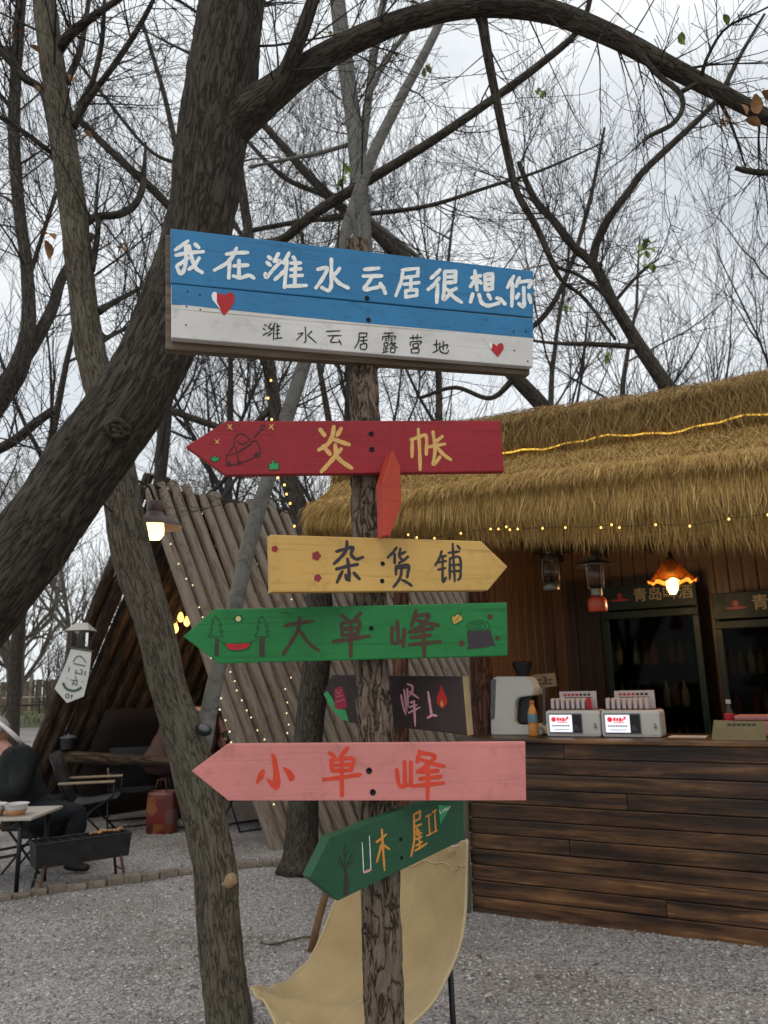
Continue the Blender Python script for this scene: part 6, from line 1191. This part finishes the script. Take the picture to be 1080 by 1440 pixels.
for i in range(9):
    x = GL * (.10 + .34 * i / 8); p = Q(x, rn.uniform(-.03, .03), zt_ + .018); T2 = MB(); r = rn.uniform(.018, .026); T2.lathe([(0, -r * .55), (r * .8, -r * .4), (r, 0), (r * .75, r * .45), (0, r * .55)], p, 9)
    for k, v in enumerate(T2.v): T2.v[k] = tuple(Vector(v) + mnoise.noise_vector(Vector(v) * 60) * .006)
    tag(T2.build('grilled_piece', MT['food'], None, smooth=True), 'browned piece of food on the grill, ' + ['farthest left', 'second from the left', 'third from the left', 'fourth from the left', 'in the middle', 'fourth from the right', 'third from the right', 'second from the right', 'farthest right'][i] + ' of the row', 'food', 'pieces of food on the grill')
# folding camp chairs in the shelter
def camp_chair(loc, rz, label, arm=True, cloth='blackcloth'):
    T = thing('camp_chair', label, 'chair', loc, rz, 'folding camp chairs in the shelter'); M0 = Matrix.Translation(loc) @ Matrix.Rotation(rz, 4, 'Z'); W = .26
    q = lambda x, y, z: M0 @ Vector((x, y, z))
    for s in (-1, 1):
        MB().tube([q(s * W, -.24, 0), q(s * W, .02, .26), q(s * W, .22, .42)], .010, 8).build('leg', MT['steel'], T, smooth=True); MB().tube([q(s * W, .26, 0), q(s * W, .0, .28), q(s * W, -.24, .44), q(s * W, -.24, .56)], .010, 8).build('leg', MT['steel'], T, smooth=True)
        MB().tube([q(s * W, .18, .38), q(s * W, .30, .62), q(s * W, .38, .84)], .010, 8).build('back_tube', MT['steel'], T, smooth=True)
        if arm: MB().box(q(s * W, .02, .575), (.045, .54, .022), Matrix.Rotation(rz, 3, 'Z'), .008).build('arm_rest', MT['armwood'], T)
    for y in (-.24, .26): MB().tube([q(-W, y, .012), q(W, y, .012)], .010, 8).build('foot_bar', MT['steel'], T, smooth=True)
    for nm, rows in (('seat', [(-.24, .42), (-.10, .395), (.06, .375), (.20, .38)]), ('backrest', [(.20, .42), (.27, .54), (.33, .70), (.38, .85)])):
        vs = [q(x, y + (.03 if nm == 'backrest' else 0) * (1 - (x / W) ** 2), z - (.03 if nm == 'seat' else 0) * (1 - (x / W) ** 2)) for y, z in rows for x in (-W, -W * .5, 0, W * .5, W)]
        o = MB().add(vs, [(i * 5 + j, i * 5 + j + 1, (i + 1) * 5 + j + 1, (i + 1) * 5 + j) for i in range(3) for j in range(4)]).build(nm, MT[cloth], T, smooth=True); md = o.modifiers.new('t', 'SOLIDIFY'); md.thickness = .006
    return T
MT['blackcloth'] = M_basic('black_canvas', (.018, .019, .020), .9, .25, 20, .1); MT['greycloth'] = M_basic('grey_canvas', (.060, .062, .066), .9, .2, 20, .1); MT['armwood'] = M_grain('arm_wood', [(.26, .19, .12), (.40, .31, .21)], (20, 3, 20), .5, .2)
camp_chair(gpx(128, 1180) , R(100), 'grey folding camp chair with wooden arms behind the seated person', True, 'greycloth'); camp_chair(gpx(185, 1158), R(200), 'black folding camp chair deeper in the shelter left of the bag', True); camp_chair(gpx(355, 1162), R(215), 'black folding chair under the pink arrow in the shelter', False)
p = ra.lerp(rb, .10) + RD * .07 + Vector((0, 0, .075)); T = thing('stove_pot', 'small black pot with pale lid on the shelter rail', 'pot', p)
MB().lathe([(.06, 0), (.085, .01), (.09, .12), (.082, .125), (0, .125)], p, 18).build('body', MT['blackplastic'], T, smooth=True, angle=40); MB().lathe([(.092, .126), (.09, .135), (.05, .155), (.012, .16), (.012, .175), (0, .177)], p, 18).build('lid', MT['greyplastic'], T, smooth=True, angle=40)

# ================================================================== FAR SIDE OF THE YARD
MT['fence'] = M_grain('fence_board', [(.10, .075, .055), (.18, .14, .105)], (3, 3, 1), .9, .3, rand=.25)
def far(x, y, Y): return px(x, y, Y)
T = thing('board_fence', 'low brown board fence far across the yard behind grass', 'fence', (-24, 56, 0)); rn = random.Random(6)
x = -40.0
while x < 10:
    h = 2.1 + rn.uniform(-.08, .08); MB().box((x, 56 + rn.uniform(-.03, .03), h / 2), (.46, .04, h)).build('board', MT['fence'], T); x += .5
for i in range(11): MB().box((-40 + i * 5, 55.9, 1.25), (.2, .2, 2.5)).build('post', MT['ply'], T)
for z in (.6, 1.7): MB().box((-15, 56.07, z), (50, .06, .14)).build('rail', MT['fence'], T)
pb_ = gpx(14, 1024); o = MB(); pts = [Vector((pb_.x, pb_.y, -.1)), Vector((pb_.x + .02, pb_.y, 1.5)), Vector((pb_.x - .1, pb_.y, 3.4)), Vector((pb_.x - .2, pb_.y, 6)), Vector((pb_.x - .1, pb_.y, 8.5))]
wild('bare_tree', 'pale trunked bare tree across the yard at the left edge', (pb_.x, pb_.y), 9, .22, 90, lvl=3, k=10, mat='bark_grey', twmat='twig_far', lo=.3, th=.8)
gt = gpx(58, 1003); T = thing('picnic_table', 'picnic table with pale top far across the yard', 'table', (gt.x, gt.y, 0)); sc = 1.0
MB().box((gt.x - 1.0, gt.y, 1.0), (2.6, 1.1, .08), Matrix.Rotation(.2, 3, 'Z'), .01).build('top', MT['tabletop'], T)
for a in (-1.9, -.1):
    for b_ in (-.45, .45): MB().tube([Vector((gt.x + a + (.25 if a > -1 else -.25), gt.y + b_ * 1.3, 0)), Vector((gt.x + a, gt.y + b_ * .6, .97))], .05, 8).build('leg', MT['darkboard'], T)
for b_ in (-1.0, 1.0): MB().box((gt.x - 1.0, gt.y + b_, .5), (2.4, .35, .06), None, .01).build('bench', MT['darkboard'], T)
for i, (dx, s) in enumerate(((1.4, 1.0), (2.6, .8), (.4, .7))):
    mb = MB().box((gt.x + dx, gt.y + .5, .35 * s), (1.0 * s, .8, .7 * s), Matrix.Rotation(.3 * i, 3, 'Z'), .12); tag(mb.build('dark_bundle', MT['darkboard'], None), ['largest dark bundle', 'rightmost dark bundle', 'dark bundle nearest the picnic table'][i] + ' lying on the far side of the yard', 'bundle', 'dark bundles across the yard')

# ================================================================== PEOPLE
def skin(name, verts, edges, radii, mat, parent, root=0, sub=2, wrinkle=0.0):
    me = bpy.data.meshes.new(name + '_src'); me.from_pydata([tuple(v) for v in verts], edges, []); o = bpy.data.objects.new(name + '_src', me); COL.objects.link(o)
    md = o.modifiers.new('skin', 'SKIN'); md.use_smooth_shade = True; sv = me.skin_vertices[0].data
    for i, r in enumerate(radii): sv[i].radius = r if hasattr(r, '__len__') else (r, r); sv[i].use_root = (i == root)
    sb = o.modifiers.new('sub', 'SUBSURF'); sb.levels = sub; sb.render_levels = sub
    dg = bpy.context.evaluated_depsgraph_get(); dg.update(); m2 = bpy.data.meshes.new_from_object(o.evaluated_get(dg)); bpy.data.objects.remove(o); bpy.data.meshes.remove(me)
    if wrinkle:
        m2.update(); nn = [v.normal.copy() for v in m2.vertices]
        for v, n_3 in zip(m2.vertices, nn): v.co += n_3 * wrinkle * (mnoise.noise(v.co * 9) + .6 * mnoise.noise(v.co * 21 + Vector((0, 0, v.co.z * 14))))
    m2.name = name; m2.materials.clear(); m2.materials.append(mat); m2.polygons.foreach_set('use_smooth', [True] * len(m2.polygons)); return new_obj(name, m2, parent)
MT['skin'] = M_basic('skin', (.42, .22, .16), .55, .08, 20, .03); MT['hair'] = M_basic('grey_hair', (.30, .29, .28), .7, .2, 60, .2, stretch=(1, 1, .3)); MT['hairdark'] = M_basic('dark_hair', (.02, .017, .015), .6, .2, 60, .2); MT['coatblack'] = M_basic('black_wool', (.005, .007, .007), .9, .3, 24, .2); MT['trouser'] = M_basic('dark_trousers', (.006, .007, .010), .9, .25, 24, .2); MT['shoe'] = M_basic('black_shoe', (.012, .012, .012), .5, .2, 20, .05); MT['whitecloth'] = M_basic('white_cloth', (.60, .57, .53), .8, .05, 20, .1)
MT['coatbrown'] = M_basic('brown_coat', (.080, .042, .036), .9, .2, 16, .2); MT['shoewhite'] = M_basic('pale_shoe', (.42, .40, .36), .6, .1, 20, .05)
def head(c, fwd, up, r, T, hairmat):
    """head with brow, nose, mouth, ears and hair; c is its centre"""
    f = fwd.normalized(); u = (up - f * up.dot(f)).normalized(); s = f.cross(u); H = lambda x, y, z: c + s * x * r + f * y * r + u * z * r
    bm = bmesh.new(); bmesh.ops.create_uvsphere(bm, u_segments=28, v_segments=20, radius=1)
    for v in bm.verts:
        x, y, z = v.co; w_ = .78 * (1 - .18 * max(0, -z)) ; yy = y * .92 + (.10 * max(0, y) if z < .1 else 0)
        if y > .5 and abs(x) < .22 and -.35 < z < .12: yy += .20 * (1 - abs(x) / .22) * (1 - abs(z + .2) / .35 if z < .12 else 0)
        if y > .4 and .05 < z < .3 and .15 < abs(x) < .5: yy -= .06
        v.co = H(x * w_, yy, z * 1.12)
    me = bpy.data.meshes.new('head'); bm.to_mesh(me); bm.free(); me.materials.append(MT['skin']); me.polygons.foreach_set('use_smooth', [True] * len(me.polygons)); ho = new_obj('head', me, T)
    for sg in (-1, 1):
        MB().lathe([(0, -.02), (r * .14, -.01), (r * .22, .0), (r * .16, .012), (0, .015)], H(sg * .80, -.02, -.05), 12, s * sg).build('ear', MT['skin'], ho, smooth=True); MB().lathe([(0, -r * .08), (r * .08, -r * .03), (r * .08, r * .03), (0, r * .08)], H(sg * .30, .80, .10), 10, f).build('eye', MT['hairdark'], ho, smooth=True)
    MB().tube([H(-.24, .84, -.55), H(0, .92, -.56), H(.24, .84, -.55)], r * .04, 6).build('mouth', MT['redprint'], ho, smooth=True)
    bm = bmesh.new(); bmesh.ops.create_uvsphere(bm, u_segments=28, v_segments=20, radius=1.0); kill = [v for v in bm.verts if v.co.z < -.28 or (v.co.y > .45 and v.co.z < .42)]; bmesh.ops.delete(bm, geom=kill, context='VERTS')
    for v in bm.verts: n_2 = 1.07 + .05 * mnoise.noise(v.co * 5); v.co = H(v.co.x * .80 * n_2, v.co.y * .95 * n_2, v.co.z * 1.13 * n_2)
    me = bpy.data.meshes.new('hair'); bm.to_mesh(me); bm.free(); me.materials.append(hairmat); me.polygons.foreach_set('use_smooth', [True] * len(me.polygons)); o = new_obj('hair', me, ho); md = o.modifiers.new('t', 'SOLIDIFY'); md.thickness = .012; return ho
def hand(w_, d, T, r=.0085, mat=None):
    """palm and five bent fingers growing from the wrist point w_ in direction d"""
    d = d.normalized(); s = d.cross(Vector((0, 0, 1))).normalized(); n_2 = s.cross(d)
    v = [w_, w_ + d * .05, w_ + d * .085]; e = [(0, 1), (1, 2)]; rr = [(.024, .020), (.036, .016), (.036, .014)]
    for i, (off, ln) in enumerate(((-.030, .070), (-.010, .080), (.010, .075), (.029, .058))):
        b0 = len(v); v += [w_ + d * .088 + s * off, w_ + d * (.088 + ln * .5) + s * off * 1.1 - n_2 * .012, w_ + d * (.088 + ln * .85) + s * off * 1.1 - n_2 * .036]; e += [(2, b0), (b0, b0 + 1), (b0 + 1, b0 + 2)]; rr += [r, r * .95, r * .8]
    b0 = len(v); v += [w_ + d * .045 - s * .045 - n_2 * .008, w_ + d * .075 - s * .058 - n_2 * .022]; e += [(1, b0), (b0, b0 + 1)]; rr += [r * 1.15, r]
    return skin('hand', v, e, rr, MT['skin'], T, 0, 1)
# --- person seated at the table, mostly turned away and cut by the left edge
YS = gpx(100, 1226).y + .1; A_ = lambda x, y, d=0: px(x, y, YS + d)
T = thing('person', 'person in black coat and trousers seated at the camp table, cut by the left edge', 'person', (A_(60, 1200).x, YS, 0))
pel, chest, nk = A_(44, 1148), A_(24, 1086), A_(8, 1052); kneeR, ankR = A_(112, 1140, -.1), A_(99, 1210, -.12); kneeL, ankL = A_(95, 1150, .25), A_(80, 1208, .3); ankR.z = ankL.z = .12
toe = lambda a, dx: a + Vector((dx, -.04, -.055))
skin('body', [pel, pel.lerp(chest, .5), chest, nk, A_(-2, 1040), A_(40, 1066, -.14), A_(22, 1118, -.34), A_(-12, 1112, -.42), A_(16, 1068, .18), A_(-6, 1118, .2), A_(-30, 1112, -.1), A_(58, 1148, -.1), kneeR, ankR, A_(52, 1150, .12), kneeL, ankL],
     [(0, 1), (1, 2), (2, 3), (3, 4), (2, 5), (5, 6), (6, 7), (2, 8), (8, 9), (9, 10), (0, 11), (11, 12), (12, 13), (0, 14), (14, 15), (15, 16)], [.13, .12, .13, .055, .05, .06, .042, .030, .06, .042, .03, .075, .055, .04, .075, .055, .04], MT['skin'], T)
skin('coat', [pel + Vector((0, 0, -.04)), pel.lerp(chest, .5), chest, nk + Vector((.01, 0, -.01)), A_(36, 1064, -.15), A_(22, 1118, -.34), A_(-8, 1112, -.41), A_(18, 1066, .19), A_(-4, 1118, .2), A_(-26, 1112, -.08)], [(0, 1), (1, 2), (2, 3), (2, 4), (4, 5), (5, 6), (2, 7), (7, 8), (8, 9)], [(.23, .20), (.215, .19), (.21, .18), .09, .10, .085, .06, .10, .08, .06], MT['coatblack'], T, 0, 3, .014)
skin('trousers', [pel + Vector((0, 0, -.03)), A_(60, 1148, -.11), kneeR, ankR, A_(54, 1150, .12), kneeL, ankL], [(0, 1), (1, 2), (2, 3), (0, 4), (4, 5), (5, 6)], [.185, .125, .095, .078, .12, .09, .075], MT['trouser'], T, 0, 3, .012)
for a in (ankR, ankL):
    hz = Vector((a.x, a.y, .05)); skin('shoe', [hz + Vector((-.05, 0, .02)), hz + Vector((.06, -.02, .0)), hz + Vector((.18, -.05, -.01))], [(0, 1), (1, 2)], [(.048, .050), (.046, .042), (.040, .030)], MT['shoe'], T, 0, 2)
head(A_(-5, 1028), Vector((-.75, -.45, -.45)), Vector((0, 0, 1)), .115, T, MT['hair']); hand(A_(-14, 1113, -.42), Vector((-1, -.2, -.1)), T)
MB().tube([A_(-6, 1012, -.05), A_(12, 1027, -.10), A_(26, 1040, -.06), A_(36, 1049, .04)], [.012, .020, .020, .010], 10).build('white_collar', MT['whitecloth'], T, smooth=True)
o = MB().box((A_(35, 1170).x, YS + .05, .19), (.36, .36, .38), None, .03).build('stool_seat', MT['blackcloth'], None)
T2 = thing('camp_stool', 'black camp stool under the seated person', 'stool', (A_(40, 1170).x, YS + .05, 0)); bpy.data.objects.remove(o); cx_ = A_(42, 1170).x
MB().box((cx_, YS + .02, .35), (.36, .34, .025), None, .01).build('seat', MT['blackcloth'], T2)
for a in (-1, 1):
    for b_ in (-1, 1): MB().tube([Vector((cx_ + a * .16, YS + .02 + b_ * .15, 0)), Vector((cx_ - a * .12, YS + .02 + b_ * .15, .34))], .010, 8).build('leg', MT['steel'], T2)
# --- person bending over inside the shelter, behind the forked tree
YB2 = gpx(258, 1164).y; B_ = lambda x, y, d=0: px(x, y, YB2 + d)
fa, fb = gpx(252, 1164), gpx(268, 1163); fa.y = fb.y = YB2; fb.y += .15
T = thing('person', 'person in a brown coat bending over in the shelter behind the forked tree', 'person', (B_(250, 1168).x, YB2, 0))
pel, mid, chest, nk, hd = B_(240, 1034), B_(254, 1004), B_(280, 990), B_(304, 1008), B_(318, 1036)
ank = [Vector((fa.x, fa.y, .09)), Vector((fb.x, fb.y, .09))]; kn_ = [B_(243, 1100, -.04), B_(256, 1100, .12)]
arm = [B_(297, 1035, -.16), B_(290, 1068, -.24), B_(297, 1040, .16), B_(296, 1075, .12)]
skin('body', [pel, mid, chest, nk, hd, arm[0], arm[1], arm[2], arm[3], kn_[0], ank[0], kn_[1], ank[1]], [(0, 1), (1, 2), (2, 3), (3, 4), (2, 5), (5, 6), (2, 7), (7, 8), (0, 9), (9, 10), (0, 11), (11, 12)], [.12, .12, .13, .055, .05, .045, .032, .045, .032, .07, .045, .07, .045], MT['skin'], T)
skin('coat', [pel + Vector((0, 0, -.02)), mid, chest, nk, arm[0], arm[1] + Vector((0, 0, .04)), arm[2], arm[3] + Vector((0, 0, .04)), B_(229, 1062), B_(224, 1092)], [(0, 1), (1, 2), (2, 3), (2, 4), (4, 5), (2, 6), (6, 7), (0, 8), (8, 9)], [(.20, .17), (.19, .17), (.20, .16), .09, .085, .065, .085, .065, (.27, .22), (.25, .26)], MT['coatbrown'], T, 0, 3, .014)
skin('trousers', [pel, kn_[0], ank[0], kn_[1], ank[1]], [(0, 1), (1, 2), (0, 3), (3, 4)], [.14, .085, .07, .085, .07], MT['trouser'], T, 0, 3, .012)
for a in ank:
    hz = Vector((a.x, a.y, .045)); skin('shoe', [hz + Vector((-.05, 0, .02)), hz + Vector((.06, -.02, 0)), hz + Vector((.17, -.05, -.008))], [(0, 1), (1, 2)], [(.045, .048), (.045, .04), (.038, .028)], MT['shoewhite'], T, 0, 2)
head(hd + Vector((.02, 0, -.03)), Vector((.5, -.1, -.85)), Vector((.8, 0, .5)), .108, T, MT['hairdark']); hand(arm[1], Vector((.05, -.2, -1)), T); hand(arm[3], Vector((.1, 0, -1)), T)
# patterned shopping bag
MT['bag'], t_, b_ = mat_new('red_patterned_bag'); v = coords(t_, (1, 1, 1)); vo = nd(t_, 'ShaderNodeTexVoronoi', Scale=9); t_.links.new(v, vo.inputs['Vector']); r = ramp(t_, [(0, (.16, .014, .012)), (.45, (.12, .016, .015)), (.6, (.25, .085, .02)), (.75, (.07, .009, .009)), (1, (.22, .14, .11))]); t_.links.new(vo.outputs['Color'], r.inputs['Fac']); t_.links.new(r.outputs['Color'], b_.inputs['Base Color']); b_.inputs['Roughness'].default_value = .45
g0, g1 = gpx(206, 1172), gpx(249, 1170); bw_ = (g1 - g0).length; c = (g0 + g1) / 2; hb = px(228, 1112, c.y).z
T = thing('shopping_bag', 'red patterned shopping bag standing on the gravel in the shelter', 'bag', c)
mb = MB(); n = 28
prf = [(.94, 0), (1.0, .04), (1.02, .5), (.96, .9), (.90, 1.0)]; vs = []
for rr_, zz in prf:
    for k in range(n):
        a = 6.2832 * k / n; x = math.copysign(abs(math.cos(a)) ** .45, math.cos(a)) * bw_ / 2 * rr_; y = math.copysign(abs(math.sin(a)) ** .45, math.sin(a)) * .10 * rr_; w_ = .012 * mnoise.noise((a * 2, zz * 4, 1)); vs.append(c + Vector((x * (1 + w_ * 3), y + w_, zz * hb)))
mb.add(vs, [(i * n + k, i * n + (k + 1) % n, (i + 1) * n + (k + 1) % n, (i + 1) * n + k) for i in range(4) for k in range(n)] + [tuple(range(n))[::-1]]); o = mb.build('body', MT['bag'], T, smooth=True); md = o.modifiers.new('t', 'SOLIDIFY'); md.thickness = .004
for sy in (-.09, .09): MB().tube([c + Vector((-bw_ * .2, sy, hb)), c + Vector((-bw_ * .12, sy * .7, hb + .12)), c + Vector((bw_ * .12, sy * .7, hb + .12)), c + Vector((bw_ * .2, sy, hb))], .006, 6).build('handle', MT['bag'], T, smooth=True)
# folded dark cap lodged in the fork
p = px(286, 1026, 3.22); ax = Vector((.45, -.55, .8)).normalized(); T = thing('cap', 'small dark cap with pale top lodged in the tree fork', 'cap', p)
MB().lathe([(.030, -.007), (.034, -.002), (.033, .005), (.022, .009)], p, 20, ax).build('brim', MT['coatblack'], T, smooth=True); MB().lathe([(.024, .008), (.020, .014), (.010, .018), (0, .019)], p, 20, ax).build('crown', MT['greyplastic'], T, smooth=True)
